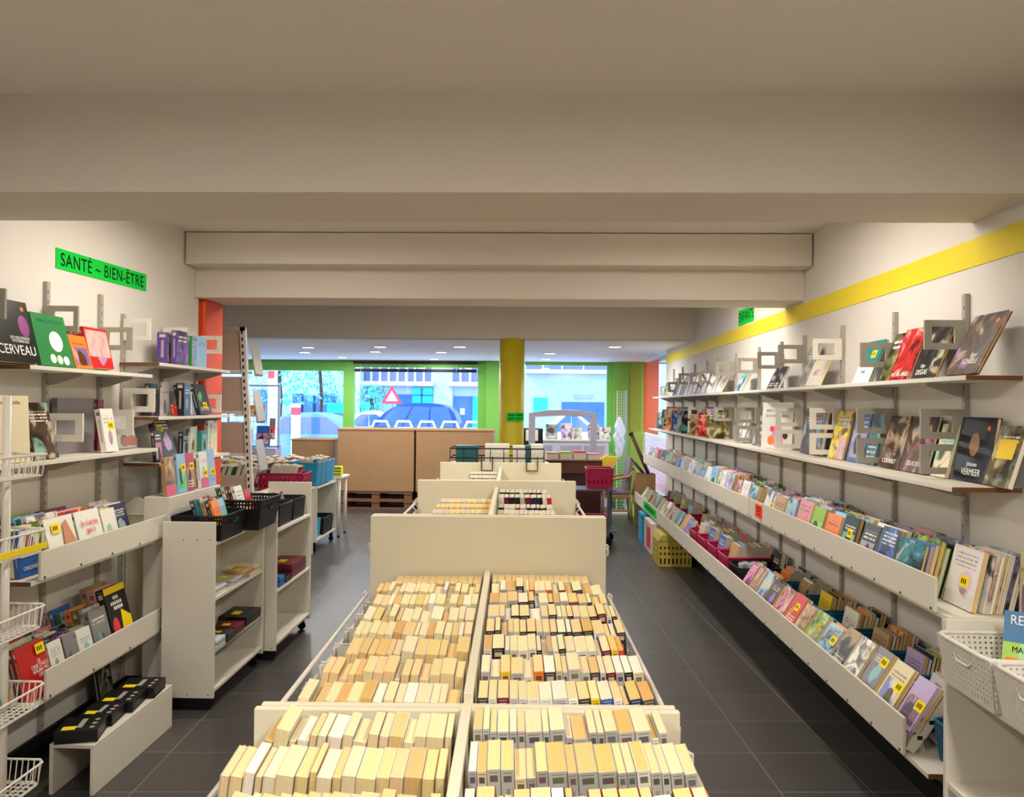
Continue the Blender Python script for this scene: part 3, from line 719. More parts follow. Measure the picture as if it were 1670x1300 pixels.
for i, (y, c, yw) in enumerate(((7.85, 'red', .8), (8.28, 'tan', .8), (8.75, 'navy', .8), (9.02, 'green', .5), (9.4, 'blue', .8), (9.68, 'orange', .7), (10.12, 'charcoal', .8), (10.5, 'teal', .6))):
    face_right('%s picture book standing on the second shelf, %s past the mustard yellow one' % (c, ORD[i + 1]), y, y + .22, U(.22, .28), s2, 1.68, .05, .025, c, 'photo', yaw=yw, parts=False, group=G2)

# ---- stacks in the trays
ALL = ['white', 'cream', 'pale grey', 'grey', 'charcoal', 'black', 'navy', 'blue', 'pale blue', 'teal', 'green', 'lime', 'yellow', 'orange', 'red', 'maroon', 'pink', 'lilac', 'brown', 'tan', 'olive']
def stack(face, y0, w, h, z, x0, x1, lean, firstcol, lab, cat, grp, tr=(.012, .028), parts=True, name='album', hardp=.5, firststyle=None, stick=.5, bodycols=None):
    """books one behind the other from the front panel to the wall, all leaning back"""
    x = x0; k = 0; sgn = 1 if face is face_right else -1; first = None
    while True:
        t = max(.008, q2(U(*tr))); step = t / math.cos(lean) + .0015
        if (x + sgn * step - x1) * sgn > 0: break
        k += 1
        c = firstcol if (k == 1 and firstcol) else random.choice(bodycols or ALL)
        hh = h + (U(-.012, .012) if k > 1 else 0); ww = w + (U(-.015, .01) if k > 1 else 0)
        dy = U(-.006, .006) if k > 1 else 0
        st = firststyle if (k == 1 and firststyle) else random.choice(['photo', 'graphic', 'plain', 'photo'])
        l = lab % (c, ('front' if k == 1 else ORD[k]))
        o = face(l, y0 + dy, y0 + dy + ww, hh, z, x, lean, t, c, st, R() < hardp, name=name, parts=parts, cat=cat, group=grp)
        if k == 1: first = o; first['t_'] = t
        x += sgn * step; lean += U(0, .012)
    if first is not None:
        t = first['t_']; del first['t_']
        if parts and R() < stick: sticker(first, t, w * U(.55, .8), h * U(.35, .85), R() < .35)
    return first
Y = 3.285; i = 0
near_cols = ['teal', 'blue', 'black', 'black', 'orange', 'lime', 'pink', 'pale blue', 'tan', 'white', 'green', 'pale blue', 'white', 'pink', 'lilac', 'white', 'pale blue', 'white', 'blue', 'pale grey', 'white']
# overhang beyond the panel end
f = stack(face_right, 3.05, .205, .235, .952, 1.68, 1.715, .22, 'white', '%s children\'s album, %s in the stack at the upper tray end', 'album', 'albums in the upper wall tray', (.018, .022), firststyle='plain')
stack(face_right, 3.04, .2, .225, .952, 1.718, 1.845, .20, 'white', '%s thin magazine-like album, %s of the pale pile behind the white album', 'album', 'albums in the upper wall tray', (.008, .012), bodycols=['white', 'pale grey', 'cream', 'grey'])
o = face_right('cream file folder with yellow and blue spine by the wall', 2.97, 3.03, .25, .952, 1.85, .02, .03, 'cream', 'plain')
while Y < 10.9:
    w = random.choice([.17, .19, .21, .22]) if Y > 3.3 else .225
    h = U(.20, .245)
    if Y > 6.3: w += .03
    c = near_cols[i] if i < len(near_cols) else random.choice(ALL)
    i += 1
    tr = (.012, .03) if Y < 5.5 else ((.022, .045) if Y < 8 else (.04, .07))
    seam = [s_ for s_ in segs[1:3] if Y < s_ < Y + w]
    if seam: Y = seam[0] + .02; continue
    stack(face_right, Y, w, h, .952, 1.578, U(1.76, 1.80), U(.22, .34), c, '%%s album, %%s in the %s stack along the upper tray from the panel end' % ORD[i], 'album', 'albums in the upper wall tray', tr, Y < 6.6)
    Y += w + U(.02, .045)
# lower tray: front file of small books on the tilted ledge
Y = 3.075; i = 0
fr = ['lilac', 'cream', 'grey', 'white', 'charcoal', 'pale blue', 'lime', 'tan', 'red', 'pink', 'brown', 'pale blue', 'tan', 'magenta', 'blue', 'orange']
while Y < 10.7:
    w = random.choice([.14, .15, .165]); i += 1
    seam = [s_ for s_ in segs[1:3] if Y - .02 < s_ < Y + w + .02]
    if seam: Y = seam[0] + .05
    if 5.6 < Y < 7.55: Y = 7.56
    c = fr[i - 1] if i <= len(fr) else random.choice(ALL)
    h = .205 if i < 6 else U(.17, .2)
    stack(face_right, Y, w, h, .478, 1.462, 1.462 + (.05 if i < 6 else .055), .55, c, '%%s small book, %%s of the %s pile on the lower tray ledge' % ORD[i], 'book', 'small books on the lower tray ledge', (.014, .03) if Y < 6 else (.03, .05), Y < 6.5, name='small_book', hardp=.3, stick=.5)
    Y += w + U(.02, .05)

# ---- crates and baskets
def crate(name, label, cat, loc, sx, sy, sz, m, rz=0, group=None, holes=None, taper=.92, lip=.012, th=.004, grip=False):
    """open tapered tub: outer and inner wall with floor and a rolled rim; holes=(nx, ny, z0, z1) pierces the walls as a lattice"""
    t = thing(name, label, cat, loc, (0, 0, rz), group)
    hx, hy = sx / 2, sy / 2; bx_, by_ = hx * taper, hy * taper
    mb = MB(); mb.box(-bx_, bx_, -by_, by_, 0, th)
    cs = [(-1, -1), (1, -1), (1, 1), (-1, 1)]
    def P(i, u, z, off=0):          # point on side i, u in 0..1 along the side, height z in 0..1
        f = taper + (1 - taper) * z
        a, b_ = cs[i], cs[(i + 1) % 4]
        x = (a[0] + (b_[0] - a[0]) * u) * (hx * f - off); y = (a[1] + (b_[1] - a[1]) * u) * (hy * f - off)
        return (x, y, z * sz)
    def panel(i, u0, u1, z0, z1):
        vs = [P(i, u0, z0), P(i, u1, z0), P(i, u1, z1), P(i, u0, z1), P(i, u0, z0, th), P(i, u1, z0, th), P(i, u1, z1, th), P(i, u0, z1, th)]
        mb.add(vs, [(0, 1, 2, 3), (7, 6, 5, 4), (3, 2, 6, 7), (0, 4, 5, 1), (1, 5, 6, 2), (0, 3, 7, 4)])
    for i in range(4):
        if holes:
            nx, ny, z0, z1 = holes
            if i % 2: nx = max(3, int(nx * sy / sx))
            panel(i, 0, 1, 0, z0); panel(i, 0, 1, z1, 1)
            for r in range(ny):
                za = z0 + (z1 - z0) * r / ny; zb = z0 + (z1 - z0) * (r + 1) / ny; zm = za + (zb - za) * .55
                panel(i, 0, 1, za, zm) if r else None
                for c in range(nx + 1):
                    u = c / nx; du = .28 / nx
                    panel(i, max(0, u - du), min(1, u + du), za if not r else zm, zb)
        else: panel(i, 0, 1, 0, 1)
    mb.build('tub', m, t)
    r = lip; zt = sz
    pts = [(-hx, -hy, zt), (hx, -hy, zt), (hx, hy, zt), (-hx, hy, zt)]
    c = .12 * min(sx, sy); P2 = []
    for (x, y, z), (d1, d2) in zip(pts, (((0, 1), (1, 0)), ((-1, 0), (0, 1)), ((0, -1), (-1, 0)), ((1, 0), (0, -1)))):
        P2 += [(x + d1[0] * c, y + d1[1] * c, z), (x + (d1[0] + d2[0]) * c * .3, y + (d1[1] + d2[1]) * c * .3, z), (x + d2[0] * c, y + d2[1] * c, z)]
    MB().tube(P2, r * .5, 6, closed=True).build('rim', m, t, smooth=True)
    if grip:
        for sgn in (-1, 1):
            g = MB(); x = sgn * hx * (taper + (1 - taper) * .7)
            g.tube([(x, -.05, sz * .78), (x + sgn * .004, -.03, sz * .66), (x + sgn * .004, .03, sz * .66), (x, .05, sz * .78)], .005, 6)
            g.build('handle', m, t, smooth=True)
    return t
# teal crates of small books behind the front file
def crate_books(prefix, x0, x1, y, z, n, cols=None, parts=True, h=.19, t=(.012, .025), w=.14, lean=.3, cat='book', grp='small books in the crates'):
    x = x0; k = 0
    while k < n:
        tt = max(.010, q2(U(*t))); k += 1
        if x + tt / math.cos(lean) > x1: break
        c = random.choice(cols or ALL)
        face_right(prefix % (c, ORD[k]), y, y + w * U(.9, 1.02), h + U(-.012, .012), z, x, lean, tt, c, random.choice(['photo', 'graphic', 'plain']), False, name='small_book', parts=parts, cat=cat, group=grp)
        x += tt / math.cos(lean) + .002
for i, y in enumerate((3.39, 3.72, 4.08, 4.44, 4.80, 5.16)):
    crate('teal_crate', 'teal plastic crate of small books, %s from the basket cabinet' % ORD[i + 1], 'crate', (1.752, y + .15, .402), .25, .30, .195, M['teal'], group='teal crates in the lower tray', lip=.014)
    if i != 5 or True:
        crate_books('%%s small book, %%s in the %s teal crate' % ORD[i + 1], 1.655, 1.81, y + .06, .42, 9, h=.235, w=.17, lean=.22, parts=i < 4, t=(.012, .02))
f = stack(face_right, 3.13, .2, .235, .41, 1.60, 1.78, .35, 'white', '%s drinks and cookery leaflet, %s in the pile before the first teal crate', 'book', 'small books in the crates', (.008, .012), name='thin_book', bodycols=['white', 'pale grey'])
b = crate('black_basket', 'black perforated basket between the teal and magenta crates', 'basket', (1.685, 5.85, .402), .39, .28, .165, M['black'], holes=(16, 3, .45, .9), lip=.012)
face_right('tall black boxed book standing in the black basket', 5.74, 5.9, .26, .41, 1.76, .2, .04, 'black', 'plain')
for k in range(6):
    o = MB().lathe([(.018, 0), (.024, .06), (.022, .065), (.016, .002)], 14, T=at(0, 0, 0)).build('glass_pot', M['glassy']); o.location = (1.535 + k * .034, 5.80 + .03 * (k % 2), .53)
    o.rotation_euler = (.2, 0, 0); tag(o, 'small clear pot in the black basket, %s from the aisle' % ORD[k + 1], 'pot', 'clear pots in the black basket')
crate('pot_box', 'dark shallow box holding the clear pots', 'box', (1.62, 5.84, .41), .22, .12, .118, M['black'])
for i, y in enumerate((6.02, 6.40, 6.78, 7.16, 7.72, 8.42, 8.85, 9.3, 9.75)):
    big = i < 4
    crate('magenta_crate', 'magenta plastic crate of discs and books, %s beyond the black basket' % ORD[i + 1], 'crate', (1.685 if big else 1.757, y + .17, .402), .39 if big else .245, .33, .18, M['magenta'], group='magenta crates in the lower tray', lip=.016)
    crate_books('%%s small book, %%s in the %s magenta crate' % ORD[i + 1], 1.53 if big else 1.665, 1.80, y + .06, .42, 8 if big else 6, parts=False, h=.245, w=.2, lean=.25, t=(.025, .045))
o = crate('cardboard_box', 'tall open cardboard box standing past the far end of the lower tray', 'box', (1.62, 11.38, .021), .28, .2, .74, M['card'], taper=.98)
for k, (x, y, lean, ln, m) in enumerate(((1.42, 10.4, -.9, .75, 'rust'), (1.55, 10.5, -.75, .70, 'rust'))):
    pass

# ---- health side: wall (sign, uprights, shelves)
HU = [3.25, 3.829, 4.314, 4.56, 5.05, 5.56]
for i, y in enumerate(HU):
    upright(WL, y, .10, (2.31, 2.33, 2.335, 2.255, 2.2, 2.2)[i], 1, 'grey slotted upright, %s from the wire rack, on the health wall' % ORD[i + 1])
o = bpy.data.objects.new('wall_sign', None); COL.objects.link(o); o.location = (WL + .003, 4.377, 2.474); o.rotation_euler = (.018, 0, 0)
tag(o, 'long green paper sign lettered for health and well-being', 'sign')
MB().box(-.002, .001, -.465, .465, -.053, .053).build('paper', M['paperg'], o)
lettering('SANTÉ ~ BIEN-ÊTRE', .098, o, (.0016, 0, -.004), FRONT, M['ink'], space=1.08, sx=.93)
o = bpy.data.objects.new('wall_sign', None); COL.objects.link(o); o.location = (WR - .003, 7.06, 2.555)
tag(o, 'small green paper sign for children on the striped wall', 'sign')
MB().box(-.001, .002, -.25, .25, -.07, .07).build('paper', M['paperg'], o)
lettering('ENFANTS', .12, o, (-.0016, 0, 0), (PI / 2, 0, -PI / 2), M['ink'], sx=.95)
shelf('wall_shelf', 'white top shelf under the green health sign', WL, .24, 1, 3.36, 4.46, 1.893, HU)
shelf('wall_shelf', 'white second shelf under the green health sign', WL, .24, 1, 2.6, 4.535, 1.465, HU)
shelf('wall_shelf', 'wood-edged top shelf running to the orange pillar', WL, .24, 1, 4.54, 5.62, 1.968, HU)
shelf('wall_shelf', 'white second shelf running to the orange pillar', WL, .24, 1, 4.54, 5.62, 1.648, HU)
shelf('wall_shelf', 'white third shelf running to the orange pillar', WL, .24, 1, 4.56, 5.62, 1.374, HU)
tray('display_tray', 'white upper display tray of health books', WL, .33, 1, 3.31, 4.47, .965, .12, HU, False, .04)
tray('display_tray', 'white lower display tray of health books', WL, .33, 1, 3.36, 4.45, .435, .125, HU, False, .1)
n = 0
for y, z, m, w in ((3.25, 2.08, 'olivef', .19), (3.829, 2.08, 'frame', .16), (4.314, 2.022, 'frame', .18), (4.56, 2.098, 'framew', .16), (5.05, 2.095, 'framew', .16), (5.56, 2.085, 'framew', .18), (5.56, 1.665, 'framew', .18)):
    n += 1
    bookend(WL, y, z, 1, M['frame'] if m == 'olivef' else M[m], '%s book-stop frame on the health wall above the shelves, %s from the wire rack' % ('white' if m == 'framew' else 'grey', ORD[n]), w=w)
n = 0
for y, z, m in ((3.829, 1.535, 'framew'), (4.314, 1.55, 'framew'), (4.56, 1.675, 'framew'), (5.05, 1.665, 'framew')):
    n += 1
    bookend(WL, y, z, 1, M[m], 'pale book-stop frame between the books of the health shelves, %s from the wire rack' % ORD[n], w=.19, h=.14)
G3 = 'books displayed on the health shelves'
B = face_left('black brain science book with large white title', 3.13, 3.47, .285, 1.893, -2.225, .26, .03, 'black', 'bare', group=G3)
lettering('LES NOUVEAUX\nMYSTÈRES DU', .018, B, (.0155, .24, .105), FRONT, M['inkw']); lettering('CERVEAU', .062, B, (.0155, .205, .055), FRONT, M['inkw'], sx=.95); sticker(B, .03, .30, .25, False)
MB().prism([(.285 + .035 * math.cos(a * PI / 8), .17 + .05 * math.sin(a * PI / 8)) for a in range(16)], 'x', .0151, .0156).build('printed_brain', mat('violet_print', (.55, .22, .50), .4), B)
B = face_left('green yoga book with round photo', 3.48, 3.735, .25, 1.893, -2.225, .25, .02, 'green', 'bare', group=G3)
for yy, zz, rr, m in ((.15, .12, .05, 'inkw'), (.10, .035, .022, 'inkw'), (.15, .032, .022, 'framew'), (.20, .03, .022, 'inkw')):
    MB().prism([(yy + rr * math.cos(a * PI / 10), zz + rr * math.sin(a * PI / 10)) for a in range(20)], 'x', .0101, .0106).build('printed_photo', M[m], B)
lettering('MANUEL DE YOGA', .022, B, (.0106, .13, .215), FRONT, M['inkg'])
face_left('orange and black pocket book beside the green yoga book', 3.75, 3.895, .17, 1.893, -2.225, .3, .02, 'orange', 'graphic', False, group=G3)
face_left('dark pocket book behind the orange one', 3.86, 3.89, .2, 1.893, -2.30, .15, .02, 'brown', 'photo', False, group=G3)
B = face_left('thick red and white colourful book at the shelf end', 3.90, 4.12, .215, 1.893, -2.24, .22, .06, 'red', 'plain', False, group=G3)
MB().box(.0302, .0308, .01, .21, .06, .20).build('colour_print', mat('multicolour_print', (.88, .60, .58), .4, var=.4, bscale=22), B)
s = 1.968
book('display_book', 'purple boxed book standing spine-out on the pillar shelf', 'book', (-2.30, 4.78, s), (0, 0, .25), .06, .16, .20, pal('purple'), 'graphic', True, G3)
book('display_book', 'taller purple illustrated book beside the purple box', 'book', (-2.235, 4.80, s), (0, 0, .0), .035, .16, .215, pal('purple'), 'photo', True, G3)
book('display_book', 'thick green book of coupons standing on the pillar shelf', 'book', (-2.27, 5.03, s), (0, 0, .2), .085, .15, .20, pal('green'), 'graphic', True, G3)
book('display_book', 'pale teal slim book beside the thick green one', 'book', (-2.21, 5.05, s), (0, 0, .0), .02, .15, .20, pal('pale blue'), 'plain', True, G3)
# second health shelf
s = 1.465
B = face_left('large cream book with green spine behind the wire rack', 3.02, 3.40, .29, s, -2.22, .05, .035, 'cream', 'bare', group=G3); lettering('Les huiles essentielles', .024, B, (.018, .22, .26), FRONT, M['ink'])
MB().box(-.0175, .0176, -.001, .003, 0, .29).build('green_spine', M['inkg'], B)
face_left('brown hand-held photo book next to the cream one', 3.45, 3.62, .265, s, -2.225, .25, .02, 'brown', 'photo', group=G3)
face_left('big plain grey book with frame in front', 3.86, 4.19, .285, s, -2.385, .0, .03, 'grey', 'bare', group=G3)
face_left('dark red spined book beside the big grey one', 4.20, 4.255, .28, s, -2.37, .0, .045, 'maroon', 'plain', group=G3)
B = face_left('white book with yellow sticker by the red spine', 4.03, 4.15, .23, s, -2.225, .18, .03, 'white', 'plain', False, group=G3); sticker(B, .03, .08, .14, True)
B = face_left('grey and pink massage book with clasped hands', 4.33, 4.53, .22, s, -2.32, .20, .02, 'pale grey', 'plain', group=G3)
MB().prism([(.03, .02), (.20, .01), (.22, .05), (.16, .075), (.08, .06)], 'x', .0101, .0107).build('printed_hands', mat('skin_print', (.66, .46, .40), .5), B)
s = 1.648
for k, (y, c, t_, h, st) in enumerate(((4.62, 'charcoal', .03, .2, 'plain'), (4.66, 'pale grey', .012, .21, 'plain'), (4.78, 'black', .05, .21, 'plain'))):
    book('display_book', '%s book standing in the dark group by the frame' % ('black thick', 'pale slim', 'black')[k] if k != 2 else 'thick black spine book before the framed navy books', 'book', (-2.36 + k * .065, y + .1, s), (0, 0, .15), t_, .14, h, pal(c), st, True, G3)
face_left('red pocket book wedged low beside the black one', 4.84, 4.95, .07, s, -2.24, .2, .02, 'red', 'plain', False, group=G3)
face_left('navy book behind the white frame on the pillar shelf', 4.98, 5.10, .20, s, -2.26, .22, .02, 'navy', 'plain', False, group=G3)
face_left('grey blue book beside the framed navy one', 5.10, 5.2, .2, s, -2.26, .22, .02, 'lilac', 'plain', False, group=G3)
B = face_left('black book leaning on the pillar shelf with yellow sticker', 5.18, 5.37, .21, s, -2.225, .28, .03, 'black', 'plain', group=G3); sticker(B, .03, .11, .06, True)
s = 1.374
B = face_left('large dark leaning book with yellow sticker on the third shelf', 4.66, 4.86, .275, s, -2.225, .30, .03, 'charcoal', 'plain', group=G3); sticker(B, .03, .07, .20, True)
face_left('black and red magazine beside the large dark book', 4.57, 4.66, .19, s, -2.225, .1, .02, 'black', 'graphic', False, group=G3)
for k, (y, c, t_, h) in enumerate(((4.98, 'black', .03, .17), (5.08, 'pale grey', .04, .20), (5.22, 'teal', .07, .17), (5.38, 'white', .02, .235), (5.44, 'cream', .022, .215))):
    book('display_book', '%s book standing on the third shelf by the orange pillar' % c, 'book', (-2.27, y, s), (0, 0, .1), t_, .13, h, pal(c), 'graphic' if k < 3 else 'plain', True, G3)
# trays of health books
def hstack(y0, w, h, z, c, lab, n0, st=None, tr=(.014, .032), lean=.26, x0=-2.145, x1=-2.36, sk=0):
    return stack(face_left, y0, w, h, z, x0, x1, lean, c, lab, 'book', 'books in the health trays', tr, True, 'health_book', .3, st, sk)
z = .966
f = hstack(3.315, .14, .205, z, 'blue', '%s health book, %s in the stack behind the wire rack on the upper tray', 0, 'bare', lean=.10, x0=-2.20, x1=-2.37); lettering('ORIGINES', .024, f, (.017, .07, .035), FRONT, M['inkw'])
MB().box(.0163, .0168, .004, .136, .085, .20).build('portrait_print', M['framew'], f); MB().prism([(.07 + .035 * math.cos(a * PI / 10), .135 + .045 * math.sin(a * PI / 10)) for a in range(20)], 'x', .0168, .0172).build('printed_face', mat('face_print', (.52, .34, .26), .5), f)
f = hstack(3.47, .215, .235, z, 'white', '%s health book, %s in the embracing-couple stack on the upper health tray', 1, 'bare')
MB().prism([(.09, .03), (.13, .0), (.20, .0), (.205, .09), (.17, .17), (.15, .215), (.12, .20), (.11, .11)], 'x', .0165, .0172).build('printed_couple', mat('skin_print_warm', (.80, .55, .42), .5), f); sticker(f, .032, .065, .185, True)
f = hstack(3.705, .205, .235, z, 'white', '%s health book, %s in the slimming stack on the upper health tray', 2, 'bare')
lettering("Je n'arrive\npas à", .042, f, (.017, .10, .155), FRONT, M['inkp'], sx=.85); lettering('maigrir', .046, f, (.017, .095, .088), FRONT, M['inkg'], shear=.3, sx=.9); sticker(f, .032, .05, .035, True)
MB().box(.0163, .0168, .085, .205, .01, .045).build('green_band', M['inkg'], f)
hstack(3.925, .13, .215, z, 'white', '%s health book, %s in the narrow stack next to slimming', 3, 'plain')
hstack(4.09, .16, .22, z, 'navy', '%s health book, %s in the dark blue stack on the upper health tray', 4, 'plain', x0=-2.19)
hstack(4.30, .12, .16, z, 'charcoal', '%s health book, %s in the last stack of the upper health tray', 5, x0=-2.3, x1=-2.41)
z = .436
f = hstack(3.29, .19, .235, z, 'red', '%s health book, %s in the red-covered stack on the lower health tray', 0, 'bare', x1=-2.32); sticker(f, .032, .145, .20, True); lettering('LA\nCRISE D\'ADO\nN\'AURA PAS\nLIEU', .024, f, (.017, .12, .12), FRONT, M['inkw'], sx=.8)
hstack(3.495, .10, .2, z, 'white', '%s health book, %s in the thin white stack by the red one', 1, 'plain', (.008, .014))
hstack(3.61, .09, .2, z, 'grey', '%s health book, %s in the slim grey stack on the lower tray', 2, 'plain', (.008, .016))
hstack(3.715, .115, .19, z, 'white', '%s health book, %s in the white and teal stack on the lower tray', 3, 'plain')
f = hstack(3.845, .15, .25, z, 'grey', '%s health book, %s in the parenting stack on the lower tray', 4, 'plain'); sticker(f, .02, .10, .04, True)
f = hstack(4.01, .20, .32, z, 'black', '%s health book, %s in the tall black and yellow stack', 5, 'bare', (.03, .04), x1=-2.28)
MB().prism([(.0, .285), (.2, .285), (.2, .32), (.0, .32)], 'x', .0203, .0208).prism([(.10, .06), (.2, .03), (.2, .14), (.12, .19)], 'x', .0203, .0208).build('yellow_print', M['sty'], f)
MB().prism([(.05 + .03 * math.cos(a * PI / 8), .10 + .06 * math.sin(a * PI / 8)) for a in range(16)], 'x', .0203, .0208).build('red_print', M['signred'], f)
k = MB()
for a_, b_, z_ in ((.07, .13, .25), (.04, .16, .222), (.06, .15, .196)):
    for q in range(int((b_ - a_) / .018)): k.box(.0203, .0208, a_ + q * .018, a_ + q * .018 + .013, z_, z_ + .018)
k.build('title_print', M['inkw'], f)
o = book('display_book', 'dark glossy book standing under the lower health tray', 'book', (-2.30, 4.15, .002), (0, -.15, .2), .03, .2, .36, pal('black'), 'photo', True)

# ---- low white bench with boxed games
b = thing('low_bench', 'low white U-shaped bench on the floor under the health trays', 'bench', (-2.02, 3.78, 0))
MB().box(-.10, .10, -.375, .375, .205, .222).build('top', M['lam'], b, bevel=.002)
MB().box(.083, .10, -.375, .375, 0, .205).build('front_panel', M['lam'], b, bevel=.002)
MB().box(-.10, -.083, -.375, .375, 0, .205).build('rear_panel', M['lam'], b, bevel=.002)
k = MB()
for y in (-.35, .35):
    k.prism([(.09 + .004 * math.cos(q * PI / 3), y + .004 * math.sin(q * PI / 3)) for q in range(6)], 'z', .222, .2225)
k.build('screws', M['screw'], b)
for i, (y, x, w, d, rz) in enumerate(((3.50, -2.03, .175, .17, .25), (3.67, -2.03, .15, .15, .1), (3.84, -2.03, .17, .17, .12), (4.02, -2.02, .185, .16, .1))):
    t = thing('boxed_set', 'black boxed set with yellow sticker, %s along the low bench from the camera end' % ORD[i + 1], 'boxed set', (x, y, .2225), (0, 0, rz), 'black boxed sets on the low bench')
    MB().box(-w / 2, w / 2, -d / 2, d / 2, 0, .052).build('box', M['black'], t, bevel=.002)
    MB().box(-w / 2 - .001, w / 2 + .001, -d / 2 - .001, d / 2 + .001, .018, .056).build('lid', mat('black_card', (.07, .065, .07), .35, .5), t, bevel=.002)
    MB().box(-w * .38, -w * .06, -d * .42, -d * .18, .056, .0566).build('price_sticker', M['sty'], t)
    k = MB()
    for j in range(3): k.prism([(w * .32 + .011 * math.cos(a * PI / 5), -d * .3 + j * d * .26 + .011 * math.sin(a * PI / 5)) for a in range(10)], 'z', .056, .0564)
    k.build('printed_dots', random.choice([M['grey_dot'] if 'grey_dot' in M else M['upr']]), t)
    MB().box(-w * .05, w * .08, -d * .3, d * .3, .056, .0564).build('title_print', M['upr'], t)

# ---- spinning wire rack by the health wall
t = thing('wire_rack', 'tall white wire basket rack at the frame edge', 'wire rack', (-1.97, 2.53, 0))
MB().tube([(.13, .16, 0.03), (.13, .16, 1.75)], .014, 12).build('pole', M['metal'], t, smooth=True)
MB().lathe([(.24, 0), (.24, .02), (.05, .035), (.04, .05)], 24).build('base', M['metal'], t)
for k, z in enumerate((1.471, 1.204, .934, .656, .379)):
    mb = MB(); x0, x1, y0, y1 = -.24, .24, -.23, .23; zz = z; h = .075
    r = .0032
    def rim(zq, ins, rr):
        mb.tube([(x0 + ins, y0 + ins, zq), (x1 - ins - .02, y0 + ins, zq), (x1 - ins, y0 + ins + .02, zq), (x1 - ins, y1 - ins - .02, zq), (x1 - ins - .02, y1 - ins, zq), (x0 + ins, y1 - ins, zq)], rr, 6, closed=True)
    rim(zz + h, 0, .0042); rim(zz, .012, .0032)
    for i in range(22):
        x = x0 + .02 + i * (x1 - x0 - .04) / 21
        mb.tube([(x, y0, zz + h * .55), (x, y0 + .012, zz), (x, y1 - .012, zz), (x, y1, zz + h)], .0022, 5)
    for i in range(16):
        y = y0 + .03 + i * .027
        mb.tube([(x1, y, zz + h), (x1 - .012, y, zz), (x0, y, zz)], .0022, 5)
    mb.tube([(x0, y0, zz + h * .55), (x1 - .01, y0, zz + h * .55)], .0035, 6)
    mb.build('wire_basket', M['metal'], t)
for k, (z, c, h, lab) in enumerate(((1.476, 'teal', .05, 'teal book lying in the topmost wire basket'), (1.209, 'purple', .045, 'purple book lying in the second wire basket'), (.939, 'red', .035, 'red and white book lying in the third wire basket'), (.661, 'teal', .04, 'teal game box lying in the fourth wire basket'))):
    o = thing('flat_book', lab, 'book', (-1.98, 2.55, z), (0, 0, .1))
    MB().box(-.14, .14 + .02 * (k == 3), -.10, .10, .0, h).build('cover', [mat('flat_cover_%d' % k, PAL[c], .4, .4)], o, bevel=.002)
    MB().box(-.10, -.02, -.06, .0, h, h + .0006).build('printed_label', M['inkw'] if k != 1 else M['sty'], o)
o = MB().box(-1.7285, -1.724, 2.32, 2.74, 1.215, 1.235).build('price_rail', M['sty']); tag(o, 'yellow price strip along the second wire basket', 'price strip')

# ---- white cabinets along the aisle
def cabinet(name, label, x0, x1, y0, y1, h, shelves, zb=.07, back_rise=.0, side_rise=.0, casters=True, far_rise=0.0):
    t = thing(name, label, 'cabinet', ((x0 + x1) / 2, (y0 + y1) / 2, 0)); cx, cy = (x0 + x1) / 2, (y0 + y1) / 2
    a, b_, c, d = x0 - cx, x1 - cx, y0 - cy, y1 - cy; th = .018
    MB().box(a, b_, c, c + th, zb, h + side_rise).build('side_panel', M['lam'], t, bevel=.002)
    MB().box(a, b_, d - th, d, zb, h + side_rise + far_rise).build('side_panel', M['lam'], t, bevel=.002)
    MB().box(a, a + .012, c + th, d - th, zb, h + back_rise).build('back_panel', M['lam'], t)
    for z in shelves: MB().box(a + .012, b_ - .004, c + th, d - th, z - th, z).build('shelf', M['lam'], t, bevel=.001)
    for (xx, yy) in ((a + .05, c + .06), (b_ - .05, c + .06), (a + .05, d - .06), (b_ - .05, d - .06)):
        w = MB().box(-.02, .02, -.008, .008, .035, zb).build('caster', M['black'], t); w.location = (xx, yy, 0)
        MB().lathe([(.027, -.011), (.03, -.006), (.03, .006), (.027, .011)], 14, T=at(0, 0, .03, PI / 2)).build('wheel', M['tyre'], w)
    MB().box(a + .012, b_ - .012, c + .006, c + .016, .012, zb).build('plinth', M['kick'], t)
    k = MB()
    for (xx, zz) in ((a + .15, zb + .02), (b_ - .03, zb + .02), (b_ - .10, h - .10), (b_ - .03, h - .10), (a + .12, h - .1)):
        k.prism([(xx + .004 * math.cos(q * PI / 3), zz + .004 * math.sin(q * PI / 3)) for q in range(6)], 'y', c - .0006, c)
    k.build('screws', M['screw'], t)
    return t
cabinet('display_cabinet', 'white open cabinet with black baskets beside the health trays', -2.085, -1.785, 4.365, 5.18, 1.06, (.115, .335, .63, .945), back_rise=-.05)
cabinet('display_cabinet', 'narrower white cabinet on casters behind the basket cabinet', -2.05, -1.715, 5.22, 6.04, 1.074, (.115, .47, .88), far_rise=.05)
cabinet('display_cabinet', 'white cabinet topped with cyan bins by the pallets', -3.0, -2.50, 9.02, 9.92, .775, (.15, .757), zb=.12)
